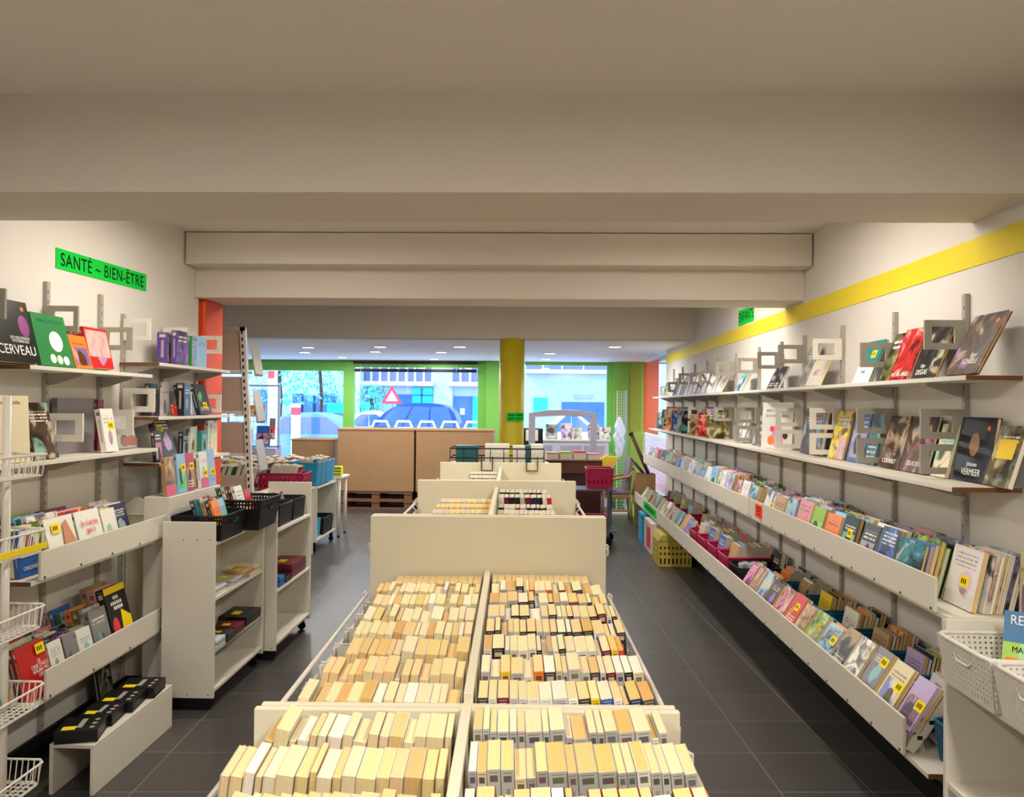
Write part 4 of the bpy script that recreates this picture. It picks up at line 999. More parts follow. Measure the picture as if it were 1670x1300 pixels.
# stepped riser and its books on the first cabinet
o = MB().box(-2.25, -2.095, 4.475, 5.2, .0, 1.185).build('display_riser', M['lam'], bevel=.003); tag(o, 'white riser step behind the black baskets', 'riser')
for i, (y, c, h, st) in enumerate(((4.48, 'tan', .225, 'photo'), (4.635, 'pale blue', .235, 'graphic'), (4.755, 'magenta', .23, 'graphic'), (4.95, 'white', .23, 'plain'), (5.07, 'pale blue', .24, 'plain'))):
    B = face_left('%s leaflet book standing on the riser behind the baskets, %s from the health tray' % (c, ORD[i + 1]), y, y + .115, h, 1.186, -2.115, .10, .022, c, st, False, name='leaflet_book', group='leaflet books on the riser')
    if i: sticker(B, .022, .08, .15 if i < 3 else .09, True)
    if i in (0, 3): MB().box(.0112, .0116, .0, .115, .0, .06).build('pink_band', mat('pink_print_%d' % i, (.86, .40, .55), .4), B)
crate('mesh_basket', 'black mesh basket of small books at the cabinet end', 'basket', (-1.905, 4.575, .9455), .30, .36, .14, M['black'], holes=(18, 2, .66, .94), taper=.9, lip=.014, grip=True)
crate('mesh_basket', 'black mesh basket of small books toward the second cabinet', 'basket', (-1.845, 4.965, .9455), .36, .38, .185, M['black'], holes=(18, 2, .72, .94), taper=.82, lip=.014, grip=True)
def bstack(bi, y0, w, h, c, lab, x0=-1.80, x1=-1.96, z=.955):
    return stack(face_left, y0, w, h, z, x0, x1, .3, c, lab, 'book', 'small books in the mesh baskets', (.012, .024), True, 'small_book', .2, 'plain', .2)
bstack(0, 4.44, .095, .22, 'orange', '%s small book, %s in the file at the end of the first mesh basket', -1.78, -1.92)
bstack(0, 4.545, .09, .215, 'pale blue', '%s small book, %s in the middle file of the first mesh basket', -1.79, -1.93)
bstack(0, 4.645, .075, .215, 'green', '%s small book, %s in the third file of the first mesh basket', -1.82, -1.95)
bstack(1, 4.84, .12, .26, 'white', '%s small book, %s in the first file of the second mesh basket', -1.79, -1.92)
bstack(1, 5.0, .10, .22, 'red', '%s small book, %s in the far file of the second mesh basket', -1.80, -1.93)
# flat boxes on the cabinet shelves
def flat(label, x, y, z, w, d, h, c, rz=0, clear=False):
    t = thing('flat_box', label, 'box', (x, y, z + .0005), (0, 0, rz), 'boxed sets in the white cabinets')
    MB().box(-w / 2, w / 2, -d / 2, d / 2, 0, h).build('box', M['glassy'] if clear else mat('box_' + c + '_%d' % int(R() * 1e5), PAL[c], .35, .5, var=.15, bscale=30), t, bevel=.002)
    MB().box(-w * .2, w * .1, -d * .25, d * .05, h, h + .0006).build('price_sticker', M['sty'], t)
    MB().box(-w / 2 - .001, w / 2 + .001, -d / 2 - .001, d / 2 + .001, h * .55, h * .62).build('lid_edge', M['screw'], t)
flat('cream boxed set on the upper shelf of the basket cabinet', -1.88, 5.02, .63, .18, .20, .05, 'cream')
flat('pale grey boxed set in front on the upper shelf', -1.88, 4.78, .63, .17, .2, .035, 'pale grey')
flat('white small box at the near end of the upper shelf', -1.86, 4.50, .63, .12, .16, .045, 'white')
flat('tan slim box beside the cream boxed set', -1.84, 4.90, .6655, .12, .16, .02, 'tan')
flat('black wide box at the far end of the lower shelf', -1.87, 4.98, .335, .18, .26, .06, 'black')
flat('dark red slim box in the middle of the lower shelf', -1.85, 4.74, .335, .15, .14, .05, 'maroon')
flat('charcoal box with yellow sticker on the lower shelf', -1.85, 4.60, .335, .16, .12, .045, 'charcoal')
flat('clear plastic box at the near end of the lower shelf', -1.84, 4.46, .335, .12, .12, .05, 'white', clear=True)
flat('large dark maroon box on the second cabinet shelf', -1.83, 5.78, .47, .2, .34, .10, 'maroon')
flat('small blue box beside the large maroon one', -1.78, 5.38, .47, .11, .1, .07, 'blue')
flat('black slim box between the blue and maroon boxes', -1.78, 5.52, .47, .11, .13, .045, 'black')
for i, y in enumerate((5.42, 5.73)):
    crate('black_bin', 'black plastic bin on the second cabinet, %s' % ('basket end', 'far end')[i], 'bin', (-1.85, y + .06, .882), .24, .29, .15, M['black'], taper=.9)
for i, (y, c) in enumerate(((5.38, 'white'), (5.46, 'lime'), (5.55, 'grey'), (5.70, 'pink'), (5.80, 'charcoal'))):
    face_left('%s small book tilted in the black bins, %s from the mesh basket' % (c, ORD[i + 1]), y, y + .08,   .23 - .012 * i, .89, -1.80 - .01 * i, .3, .02, c, 'plain', False, name='small_book', group='small books in the black bins')
# panel and gusset beyond the health trays
t = thing('bookcase_end', 'cream tall bookcase end with slanted gusset behind the tray', 'bookcase', (-2.36, 4.78, 0))
MB().box(-.07, .05, -.16, -.14, .10, 1.06).build('side_panel', M['lamc'], t, bevel=.002)
MB().box(.03, .10, -.14, .4, .10, 1.10).build('edge_panel', M['lamc'], t, bevel=.002)
MB().prism([(-.07, 1.06), (.10, 1.06), (.03, 1.16), (.0, 1.17), (-.07, 1.12)], 'y', -.175, -.165).build('gusset', M['lam'], t)

# ---- basket cabinet at the frame edge by the striped wall
t = thing('display_cabinet', 'white open cabinet carrying two white woven baskets', 'cabinet', (1.60, 2.0, 0))
MB().box(-.24, .24, .61, .628, .03, 1.045).build('side_panel', M['lam'], t, bevel=.002)
MB().box(-.24, .24, -.628, -.61, .03, 1.045).build('side_panel', M['lam'], t, bevel=.002)
MB().box(.225, .24, -.61, .61, .03, 1.0).build('back_panel', M['lam'], t)
for z in (.852, .515, .12): MB().box(-.235, .225, -.61, .61, z - .018, z).build('shelf', M['lam'], t, bevel=.001)
MB().box(-.24, -.20, .628, .64, .85, 1.04).build('corner_post', M['lam'], t)
crate('woven_basket', 'white woven basket at the far end of the cabinet, book inside', 'basket', (1.50, 2.445, .853), .36, .30, .155, M['wicker'], holes=(20, 8, .10, .93), taper=.88, lip=.016, th=.005, grip=True)
crate('woven_basket', 'white woven basket at the near end of the cabinet', 'basket', (1.50, 2.125, .853), .36, .32, .155, M['wicker'], holes=(20, 8, .10, .93), taper=.88, lip=.016, th=.005, grip=True)
B = book('animal_book', 'green and blue animal book sticking out of a woven basket', 'book', (1.44, 2.45, .868), (.0, -.4, PI + .9), .025, .17, .25, pal('lime'), 'plain', False)
MB().box(.0126, .0131, .0, .17, .155, .25).build('blue_panel', mat('blue_print', (.16, .42, .62), .4, var=.2, bscale=20), B)
lettering('REQUINS', .042, B, (.0133, .085, .222), FRONT, M['inkw'], sx=.8); lettering('MAMMIFÈRES', .026, B, (.0133, .085, .132), FRONT, M['ink'], sx=.8); sticker(B, .026, .04, .085, True, M['sto'])
o = book('display_book', 'white and dark book lying on the lower cabinet shelf', 'book', (1.62, 2.18, .516), (0, PI / 2, .9), .02, .2, .26, pal('white'), 'photo', False); o.location.z = .527
crate('teal_basket', 'teal woven basket on the board under the lower tray end', 'basket', (1.66, 3.0 - .02, .402), .24, .13, .15, M['teal'], holes=(10, 4, .2, .9), taper=.85)

# ------------------------------------------------------------------ far zone
# crates / bins / books on the far cabinet
for i, y in enumerate((9.08, 9.28, 9.48, 9.68)):
    crate('cyan_bin', 'cyan plastic bin of books, %s along the far cabinet' % ORD[i + 1], 'bin', (-2.69, y + .1, .776), .36, .19, .26, M['cyan'], taper=.9, group='cyan bins on the far cabinet')
    crate_books('%%s book, %%s in the %s cyan bin' % ORD[i + 1], -2.80, -2.60, y + .035, .79, 6, parts=False, h=.29, w=.115, lean=.25, t=(.03, .05), grp='books in the cyan bins')
crate('magenta_crate', 'magenta crate of paperbacks standing before the cyan bins', 'crate', (-2.75, 8.62, .776), .52, .34, .19, M['magenta'], holes=(10, 3, .2, .85))
crate_books('%s book, %s in the magenta crate before the cyan bins', -2.93, -2.62, 8.5, .79, 8, parts=False, h=.26, w=.2, lean=.3, t=(.03, .06), grp='books in the far magenta crate')
t = thing('side_table', 'white cabinet-height table under the magenta crate', 'table', (-2.75, 8.62, 0))
MB().box(-.3, .24, -.2, .36, .75, .775).build('table_top', M['lam'], t, bevel=.002)
for x in (-.27, .21):
    for y in (-.17, .33): MB().box(x - .015, x + .015, y - .015, y + .015, 0, .75).build('leg', M['metal'], t)
crate('cyan_bin', 'cyan bin on the low shelf of the far cabinet', 'bin', (-2.66, 9.2, .151), .26, .22, .22, M['cyan'], taper=.9)
crate('black_bin', 'black bin on the low shelf of the far cabinet', 'bin', (-2.65, 9.6, .151), .28, .44, .2, M['black'], taper=.9)
t = thing('book_trestle', 'long table heaped with rows of books behind the slotted rack', 'table', (-3.45, 9.2, 0))
MB().box(-.42, .42, -1.1, 1.1, .80, .83).build('table_top', M['lam'], t, bevel=.002)
for x in (-.38, .38):
    for y in (-1.05, 1.05): MB().box(x - .02, x + .02, y - .02, y + .02, 0, .80).build('leg', M['metal'], t)
n = 0
for rx in (-3.78, -3.5, -3.22):
    for ry in (8.3, 8.6, 8.9, 9.2, 9.5, 9.8):
        n += 1; k = 0
        for j in range(4):
            c = random.choice(ALL); k += 1
            face_right('%s book, %s in the %s file on the heaped long table' % (c, ORD[k], ORD[n]), ry, ry + .2, U(.2, .25), .83, rx + j * .06, .3, .045, c, 'plain', False, name='small_book', parts=False, group='books on the heaped table')
# slotted steel rack seen from behind
t = thing('slotted_rack', 'leaning slotted steel rack with brown backboards by the orange pillar', 'rack', (-2.57, 7.0, 0))
tl = -.06
def lean_x(z): return .05 - .085 * (z - .95) / 1.45 * 1.0
post = MB().prism([(lean_x(0) - .05, 0), (lean_x(0), 0), (lean_x(2.42), 2.42), (lean_x(2.42) - .05, 2.42)], 'y', -.02, .02).build('post', M['metal'], t)
k = MB()
for i in range(36):
    z = .15 + i * .063; x = lean_x(z) - .040
    k.box(x, x + .016, -.0206, -.02, z, z + .032)
k.build('slots', M['screw'], post)
MB().box(-.62, -.57, -.02, .02, 0, 2.42).build('post', M['metal'], t)
for z0, z1 in ((2.03, 2.38), (1.66, 1.97), (1.28, 1.56), (.80, 1.08), (.40, .72)):
    MB().box(-.57, lean_x((z0 + z1) / 2) - .05, -.012, .0, z0, z1).build('backboard', M['brownback'], t)
    MB().box(-.57, lean_x((z0 + z1) / 2) - .05, -.016, .28, z0 - .025, z0).build('shelf', M['metal'], t)
MB().box(-.62, lean_x(2.4), -.02, .02, 2.385, 2.42).build('top_rail', M['brownback'], t)
MB().box(-.62, .06, -.22, .30, 0, .03).build('base', M['metal'], t)
for z in (1.98, 1.55, 1.10):
    MB().prism([(0, z + .3), (.04, z), (.055, z + .02), (.03, z + .16)], 'y', .05, .25, T=at(lean_x(z), 0, 0)).build('hanging_pocket', M['upr'], t)

# cardboard pallet boxes
def pallet(label, x, y, wx, wy, n):
    t = thing('wooden_pallet', label, 'pallet', (x, y, 0), (0, 0, 0), 'wooden pallets under the cardboard boxes')
    z = 0
    mb = MB()
    for yy in (-wy / 2 + .05, 0, wy / 2 - .05): mb.box(-wx / 2, wx / 2, yy - .05, yy + .05, .0, .02)
    mb.build('bottom_board', M['wood'], t)
    mb = MB()
    for xx in (-wx / 2 + .07, 0, wx / 2 - .07):
        for yy in (-wy / 2 + .06, 0, wy / 2 - .06): mb.box(xx - .065, xx + .065, yy - .05, yy + .05, .02, .10)
    mb.build('block', M['wood'], t)
    mb = MB()
    for xx in (-wx / 2 + .07, 0, wx / 2 - .07): mb.box(xx - .07, xx + .07, -wy / 2, wy / 2, .10, .12)
    for i in range(6): yy = -wy / 2 + .05 + i * (wy - .1) / 5; mb.box(-wx / 2, wx / 2, yy - .05, yy + .05, .12, .142)
    mb.build('deck_board', M['wood'], t)
    return t
def carton(label, x, y, z, wx, wy, h, name='pallet_box', lab=False):
    t = thing(name, label, 'cardboard box', (x, y, z))
    MB().box(-wx / 2, wx / 2, -wy / 2, wy / 2, .004, h - .006).build('body', M['card'], t, bevel=.006)
    MB().box(-wx / 2 - .012, wx / 2 + .012, -wy / 2 - .012, wy / 2 + .012, h - .03, h).build('lid', M['card'], t, bevel=.006)
    return t
for i, (x, lb) in enumerate(((-2.60, 'beside the white side table'), (-1.30, 'in front of the green post'))):
    for j in range(2):
        p = pallet('%s wooden pallet of the pair %s' % (('bottom', 'upper')[j], lb), x, 13.3, 1.22, .82, 1); p.location.z = j * .143
    carton('large plain cardboard pallet box ' + lb, x, 13.3, .286, 1.265, .84, 1.04)
carton('lower cardboard box half hidden behind the pallet boxes', -3.82, 13.75, .30, .72, .6, .82)
o = MB().box(-4.3, -3.5, 13.4, 14.1, 0, .299).build('low_plinth', M['lam']); tag(o, 'low white plinth under the half hidden cardboard box', 'plinth')
# small white table with the yellow box
t = thing('side_table', 'small white side table with a yellow box on top', 'table', (-2.72, 10.3, 0))
MB().box(-.22, .25, -.22, .22, .76, .785).build('table_top', M['metal'], t, bevel=.004)
for x in (-.2, .2):
    for y in (-.17, .17):
        l_ = MB().tube([(x, y, .02), (x, y, .76)], .022, 10).build('leg', M['metal'], t, smooth=True); MB().lathe([(.02, 0), (.02, .02)], 8, T=at(x, y, 0)).build('foot', M['black'], l_)
t = thing('yellow_carton', 'small yellow carton on the white side table', 'box', (-2.55, 10.2, .785))
MB().box(-.05, .05, -.06, .06, 0, .13).build('carton', M['sty'], t, bevel=.003)
k = MB()
for i in range(3): k.box(-.05, .05, -.0606, -.06, .02 + i * .04, .035 + i * .04)
k.build('printed_band', M['inkg'], t)
# wire basket with file boxes hanging on the last table
t = thing('grid_basket', 'black wire grid basket hooked on the last table board', 'wire basket', tw(0, 7.12, 1.20), (0, 0, TT))
mb = MB()
for z in (.0, .05, .135): mb.tube([(-.58, .05, z), (.28, .05, z), (.28, .40, z), (-.58, .40, z)], .006 if z else .004, 6, closed=True)
for i in range(8): x = -.58 + i * .123; mb.tube([(x, .40, 0), (x, .05, 0), (x, .05, .135)], .004, 5)
mb.build('grid', M['black'], t)
for x in (-.24, .17):
    MB().tube([(x - .05, .05, .06), (x - .05, -.012, .03), (x - .05, -.012, -.06), (x + .05, -.012, -.06), (x + .05, -.012, .03), (x + .05, .05, .06)], .006, 6).build('hook', M['black'], t)
t2 = thing('shelf_stand', 'plain cream stand carrying the black wire basket', 'stand', tw(-.11, 7.36, 0), (0, 0, TT))
MB().box(-.5, .45, -.18, .24, 0, 1.19).build('carcass', M['lamc'], t2, bevel=.003); MB().box(-.5, .45, -.186, -.18, .05, 1.1).build('front_panel', M['lam'], t2)
for i, (a, w, h, c, lb) in enumerate(((-.43, .2, .15, 'tealbox', 'teal file box in the black wire basket'), (-.15, .22, .165, 'framew', 'white file box beside the teal one in the wire basket'), (.05, .11, .15, 'framew', 'white narrow file box in the middle of the wire basket'), (.14, .05, .155, 'tealbox', 'dark teal slim file in the wire basket'), (.215, .11, .165, 'framew', 'white file box at the far end of the wire basket'))):
    o = thing('file_box', lb, 'file box', tw(a, 7.30, 1.206), (0, 0, TT), 'file boxes in the wire basket')
    m_ = M['framew'] if c == 'framew' else mat('teal_card_%d' % i, (.05, .34, .36), .5)
    MB().box(-w / 2, w / 2, -.10, .14, 0, h).build('box', m_, o, bevel=.002); MB().box(-w / 2 - .002, w / 2 + .002, -.102, .142, h - .03, h + .002).build('lid', m_, o)
# sign on the column
o = bpy.data.objects.new('column_sign', None); COL.objects.link(o); o.location = (-.215, 9.333, 1.597); tag(o, 'green paper note on the yellow column', 'sign')
MB().box(-.10, .10, -.003, 0, -.05, .05).build('paper', M['paperg'], o)
k = MB()
for r_ in (0.012, -.03):
    for i in range(9):
        if i == 4: continue
        k.box(-.08 + i * .018, -.08 + i * .018 + .011, -.004, -.003, r_, r_ + .018)
k.build('handwriting', M['ink'], o)
# arched anti-theft gate
t = thing('security_gate', 'pale lilac arched security gate by the counter', 'gate', (.45, 12.0, 0))
pts = [(-.50, 0, .02), (-.50, 0, 1.52), (-.47, 0, 1.60), (-.2, 0, 1.655), (0, 0, 1.665), (.2, 0, 1.655), (.47, 0, 1.60), (.50, 0, 1.52), (.50, 0, .02)]
inner = [(-.42, .02), (-.42, 1.56), (-.2, 1.575), (0, 1.58), (.2, 1.575), (.42, 1.56), (.42, .02)]
outer = [(-.52, .02), (-.52, 1.62), (-.25, 1.665), (0, 1.675), (.25, 1.665), (.52, 1.62), (.52, .02)]
mb = MB()
for i in range(6):
    a, b_, c, d = outer[i], outer[i + 1], inner[i + 1], inner[i]
    mb.prism([a, d, c, b_], 'y', -.03, .03)
mb.build('arch', M['lilac'], t, bevel=.004)
for x in (-.47, .47): MB().box(x - .08, x + .08, -.18, .18, 0, .03).build('foot', M['lilac'], t, bevel=.004)
# counter with books on it
t = thing('counter', 'dark brown shop counter behind the tables', 'counter', (.60, 11.45, 0))
MB().box(-.40, .36, -.35, .35, 0, .78).build('carcass', M['maroon'], t, bevel=.003)
MB().box(-.42, .38, -.37, .37, .78, .95).build('drawer_band', M['desk'], t, bevel=.004)
MB().box(-.42, .38, -.38, .37, .95, .965).build('top', M['desk'], t, bevel=.002)
for i, (x, c, h) in enumerate(((.27, 'tan', .10), (.46, 'lime', .11), (.66, 'red', .12), (.86, 'pink', .09))):
    flat_lab = '%s stack-top book lying on the brown counter' % c
    o = thing('flat_book', flat_lab, 'book', (x, 11.3, .966), (0, 0, .1))
    MB().box(-.08, .08, -.1, .1, 0, h - .02).build('page_block', M['pagefix'], o); MB().box(-.082, .082, -.102, .102, h - .02, h).build('cover', mat('counter_cover_%d' % i, PAL[c], .4), o)
# cart with magenta crates
t = thing('steel_cart', 'blue grey steel cart carrying magenta crates', 'cart', (.74, 9.95, 0))
for z in (.19, .70): MB().box(-.26, .30, -.24, .24, z - .02, z).build('shelf', M['steel'], t, bevel=.003)
for x, y in ((-.24, -.22), (.20, -.22), (-.24, .22), (.27, .22)):
    MB().box(x - .015, x + .015, y - .015, y + .015, .10, .72).build('post', M['steel'], t)
    w = MB().box(x - .02, x + .02, y - .02, y + .02, .08, .12).build('caster', M['black'], t); MB().lathe([(.04, -.014), (.045, 0), (.04, .014)], 14, T=at(x, y, .045, PI / 2)).build('wheel', M['tyre'], w)
crate('magenta_crate', 'magenta crate on the top deck of the steel cart', 'crate', (.84, 9.95, .701), .34, .34, .25, M['magenta'], holes=(6, 3, .25, .85), lip=.02)
crate('magenta_crate', 'magenta crate on the lower deck of the steel cart', 'crate', (.76, 9.95, .191), .36, .36, .15, M['magenta'], holes=(6, 2, .25, .85), lip=.02)
# chair
t = thing('armchair', 'wooden armchair with grey upholstery and a yellow bag over it', 'chair', (1.25, 11.85, 0), (0, 0, 0))
def leg(x, y, x2, y2, z): MB().tube([(x, y, 0), ((x + x2) / 2, (y + y2) / 2, z * .5), (x2, y2, z)], .018, 8).build('leg', M['chairwood'], t, smooth=True)
leg(-.22, -.24, -.20, -.22, .62); leg(.22, -.25, .20, -.22, .42); leg(-.22, .24, -.20, .22, .62); leg(.24, .24, .20, .22, .42)
MB().box(-.22, .22, -.23, .23, .37, .42).build('seat_frame', M['chairwood'], t, bevel=.01)
MB().box(-.23, .20, -.22, .22, .42, .48).build('seat', M['greyfab'], t, bevel=.02)
MB().prism([(.10, .46), (.16, .46), (.25, .95), (.19, .97)], 'y', -.21, .21).build('backrest', M['greyfab'], t, bevel=.02)
for y in (-.24, .24): MB().tube([(-.22, y, .62), (0, y, .66), (.18, y * .98, .70), (.24, y * .9, .78)], .018, 8).build('armrest', M['chairwood'], t, smooth=True)
MB().tube([(.23, -.22, .42), (.27, -.23, .72), (.27, 0, .80), (.27, .23, .72), (.23, .22, .42)], .016, 8).build('back_frame', M['chairwood'], t, smooth=True)
MB().box(-.2, .2, -.235, -.215, .17, .2).build('stretcher', M['chairwood'], t)
t = thing('yellow_bag', 'yellow carrier bag slumped over the armchair', 'bag', (1.14, 11.98, .96))
MB().prism([(-.17, -.05), (-.03, .02), (.16, .0), (.12, -.10), (.0, -.28), (-.10, -.18)], 'y', -.05, .06).build('bag', M['bag'], t, bevel=.01); MB().tube([(-.1, 0, -.02), (-.04, 0, .06), (.04, 0, .05), (.08, 0, -.01)], .006, 6).build('handle', M['bag'], t)
# grid stand with plastic film
t = thing('grid_stand', 'narrow white wire grid stand draped with clear film', 'display stand', (1.43, 12.75, 0))
mb = MB()
for x in (-.07, .07): mb.tube([(x, 0, 0.02), (x, 0, 1.99)], .008, 6)
for i in range(40): mb.tube([(-.07, 0, .1 + i * .048), (.07, 0, .1 + i * .048)], .0025, 5)
for x in (-.035, 0, .035): mb.tube([(x, 0, .1), (x, 0, 1.98)], .0025, 5)
mb.build('grid', M['metal'], t)
MB().box(.06, .085, -.02, .02, .03, 1.98).build('post', M['lilac'], t)
MB().box(-.15, .15, -.2, .2, 0, .03).build('foot', M['metal'], t)
t = thing('film_bag', 'crumpled clear film bag hanging on the grid stand', 'bag', (1.39, 12.66, 0))
import bmesh
bm = bmesh.new(); bmesh.ops.create_icosphere(bm, subdivisions=3, radius=1)
for v in bm.verts:
    n_ = 1 + .22 * math.sin(9 * v.co.z + 5 * v.co.x) + U(-.10, .10)
    v.co = Vector((v.co.x * .085 * n_, v.co.y * .04 * n_, v.co.z * .34 * (1 if v.co.z < 0 else .98) + 1.24))
me = bpy.data.meshes.new('film'); bm.to_mesh(me); bm.free(); me.materials.append(M['plastic']); o = bpy.data.objects.new('film', me); COL.objects.link(o); o.parent = t
# sticks and umbrella in the cardboard box
for lb, p0, p1, r, m in (('brown wooden stick leaning out past the cardboard box', (1.72, 11.40, .66), (1.44, 11.5, 1.32), .028, 'rust'), ('black umbrella leaning out of the cardboard box', (1.66, 11.36, .70), (1.43, 11.42, .97), .022, 'black')):
    d = Vector(p1) - Vector(p0)
    if 'stick' in lb:
        t = thing('walking_stick', lb, 'stick', p0); MB().tube([(0, 0, 0), tuple(d * .5), tuple(d)], r, 8).build('shaft', M[m], t, smooth=True); MB().tube([tuple(d), tuple(d * 1.05)], r * 1.3, 8).build('tip', M['black'], t, smooth=True)
    else:
        t = thing('umbrella', lb, 'umbrella', p0); MB().tube([(0, 0, -.25), tuple(d * .3), tuple(d * .8)], r, 8).build('furled_canopy', M['black'], t, smooth=True); MB().tube([tuple(d * .8), tuple(d * 1.05)], .010, 8).build('handle', M['rust'], t, smooth=True)
# crates on the floor under the trays
t = crate('mustard_crate', 'mustard lidded crate on the floor under the lower tray', 'crate', (1.545, 8.72, .004), .36, .42, .27, M['yellowcrate'], holes=(8, 3, .1, .8), taper=.98, th=.006)
MB().prism([(-.19, .275), (.19, .275), (.15, .345), (-.15, .345)], 'y', -.22, .22).build('lid', M['yellowcrate'], t, bevel=.01)
MB().box(-.17, -.16, -.2, .2, .01, .28).box(-.15, .15, -.19, .19, .01, .25).build('contents', M['black'], t)
t = thing('floor_box', 'pinkish white box on the floor beyond the mustard crate', 'box', (1.49, 9.5, 0)); MB().box(-.10, .10, -.3, .3, 0, .36).build('body', M['framew'], t, bevel=.004); MB().box(-.1015, -.10, -.25, .05, .05, .3).build('red_panel', M['signred'], t)
t = thing('floor_box', 'slim turquoise box on the floor next to the pinkish one', 'box', (1.46, 10.2, 0)); MB().box(-.06, .06, -.2, .2, 0, .36).build('body', M['cyan'], t, bevel=.004); MB().box(-.061, .061, -.201, .201, .3, .32).build('lid_edge', M['teal'], t)
o = MB().box(1.58, 1.9, 11.3, 13.9, 0, .02).build('door_mat', M['greenmat']); tag(o, 'bright green mat under the armchair corner', 'mat')
# window displays behind the gate
t = thing('window_shelf', 'white low display shelving in front of the gate window', 'shelving', (.55, 13.75, 0))
MB().box(-.75, .75, -.25, .25, .0, 1.12).build('carcass', mat('pale_shelving', (.80, .82, .88), .5), t, bevel=.004); MB().box(-.78, .78, -.28, .28, 1.12, 1.15).build('top', M['framew'], t, bevel=.003)
for x in (-.4, .1, .5): MB().box(x - .18, x + .18, -.256, -.25, .75, 1.05).build('front_pocket', M['lilac'], t)
for i, (x, c, h) in enumerate(((.12, 'grey', .26), (.38, 'lilac', .28), (.55, 'pale grey', .2), (.85, 'lilac', .27), (1.05, 'white', .22))):
    book('display_book', '%s book on the low window shelving, %s from the gate leg' % (c, ORD[i + 1]), 'book', (x, 13.62, 1.151), (-.15, 0, PI / 2 - PI / 2 + .0), .02, .02, h, pal(c), 'plain', True) if False else book('display_book', '%s book on the low window shelving, %s from the copier' % (c, ORD[i + 1]), 'book', (x + .1, 13.66, 1.151), (0, -.15, -PI / 2), .02, .2, h, pal(c), 'photo', True)
t = thing('copier', 'white and black coffee-machine-like appliance beside the column', 'appliance', (-.02, 12.9, 0))
MB().box(-.18, .22, -.2, .2, 0, 1.0).build('stand', M['lilac'], t); MB().box(-.14, .18, -.16, .16, 1.0, 1.36).build('body', M['black'], t, bevel=.01); MB().box(-.10, .10, -.175, -.16, 1.16, 1.34).build('front', M['framew'], t); MB().box(-.05, .07, -.18, -.16, 1.02, 1.12).build('tray', M['screw'], t)
# chrome barred rack with posters by the wide window
t = thing('poster_rack', 'grey wire rack with posters and magazines by the wide window', 'rack', (-4.72, 13.4, 0))
mb = MB()
for x in (-.55, .33): mb.box(x - .015, x + .015, -.015, .015, 0, 2.05)
mb.box(-.55, .33, -.012, .012, 2.02, 2.05); mb.build('frame', M['lilac'], t)
mb = MB()
for i in range(7): mb.tube([(-.55 + i * .145, 0, .7), (-.55 + i * .145, 0, 2.03)], .004, 5)
for i in range(12): mb.tube([(-.55, 0, .75 + i * .11), (.33, 0, .75 + i * .11)], .004, 5)
mb.build('grid', M['upr'], t)
MB().box(-.56, .34, -.20, .1, .35, .95).build('cupboard', M['lilac'], t); MB().box(-.56, .34, -.22, .1, .98, 1.0).build('shelf', M['steel'], t)
for i, (x, c, z, h, w) in enumerate(((-5.15, 'charcoal', 1.01, .4, .16), (-4.95, 'white', 1.01, .28, .18), (-4.70, 'blue', 1.01, .34, .24), (-4.48, 'grey', 1.12, .36, .1), (-4.9, 'orange', 1.5, .2, .28), (-5.15, 'white', 1.5, .22, .2))):
    book('magazine', '%s magazine on the grey poster rack, %s' % (c, ('lower shelf end', 'lower shelf beside the dark one', 'front of lower shelf', 'behind the blue one', 'upper row', 'upper row end')[i]), 'magazine', (x, 13.16 if z < 1.4 else 13.34, z), (0, -.12, -PI / 2), .012, w, h, pal(c), 'graphic', False, 'magazines on the poster rack', None, False)

# ------------------------------------------------------------------ street
struct('street', bx(-40, 40, 14.43, 44, -.22, -.12), M['asphalt'], 'street outside the shop', 'street')
struct('pavement', bx(-40, 40, 14.44, 17.5, -.12, -.06), M['facade2'], 'pavement in front of the windows', 'pavement')
def PX(x, Yd): return (x - 870) * Yd / 1276 + 0 * Yd
FY = 36.0
def fz(y): return CZ + (661 - y) * FY / 1276
t = thing('street_building', 'pale blue concrete building across the street with balconies', 'building', (0, FY, 0))
MB().box(-22, 12, 0, 1, -.2, 9).build('wall', M['facade'], t)
def fr_(name, x0, x1, y0, y1, m, d=.1, parent=t): return MB().box(PX(x0, FY), PX(x1, FY), -d, .02, fz(y1), fz(y0)).build(name, m, parent)
for x0, x1 in ((590, 705), (735, 782)):
    w = fr_('window', x0, x1, 600, 624, M['bluepane'], .05)
    mb = MB(); n = int((x1 - x0) / 14)
    for i in range(n + 1): xx = PX(x0 + (x1 - x0) * i / n, FY); mb.box(xx - .05, xx + .05, -.09, -.05, fz(624), fz(600))
    mb.build('window_bar', M['facade2'], w); fr_('ledge', x0 - 4, x1 + 3, 624, 631, M['facade2'], .5)
fr_('window', 593, 627, 634, 657, M['bluepane'], .05); fr_('shop_panel', 646, 672, 645, 668, M['shopblue'], .06)
w = fr_('door', 672, 706, 634, 670, M['shopcyan'], .08); fr_('door_bar', 686, 689, 634, 670, M['shopblue'], .1, t); fr_('door_bar', 672, 706, 645, 647, M['shopblue'], .1, t)
fr_('garage_door', 740, 775, 647, 705, M['shopblue'], .06); fr_('door_leaf', 771, 780, 648, 705, M['shopcyan'], .1); fr_('house_sign', 751, 758, 667, 677, M['signwhite'], .12)
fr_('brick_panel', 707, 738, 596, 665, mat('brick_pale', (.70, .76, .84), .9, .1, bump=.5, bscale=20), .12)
fr_('shop_window', 916, 985, 655, 700, M['shopblue'], .05); fr_('shop_window', 870, 893, 648, 672, M['shopcyan'], .06); fr_('fascia', 856, 995, 603, 609, M['facade2'], .5)
fr_('window', 858, 990, 592, 603, M['bluepane'], .05)
for x0 in (884, 915, 950): fr_('window_bar', x0, x0 + 2, 592, 603, M['facade2'], .1)
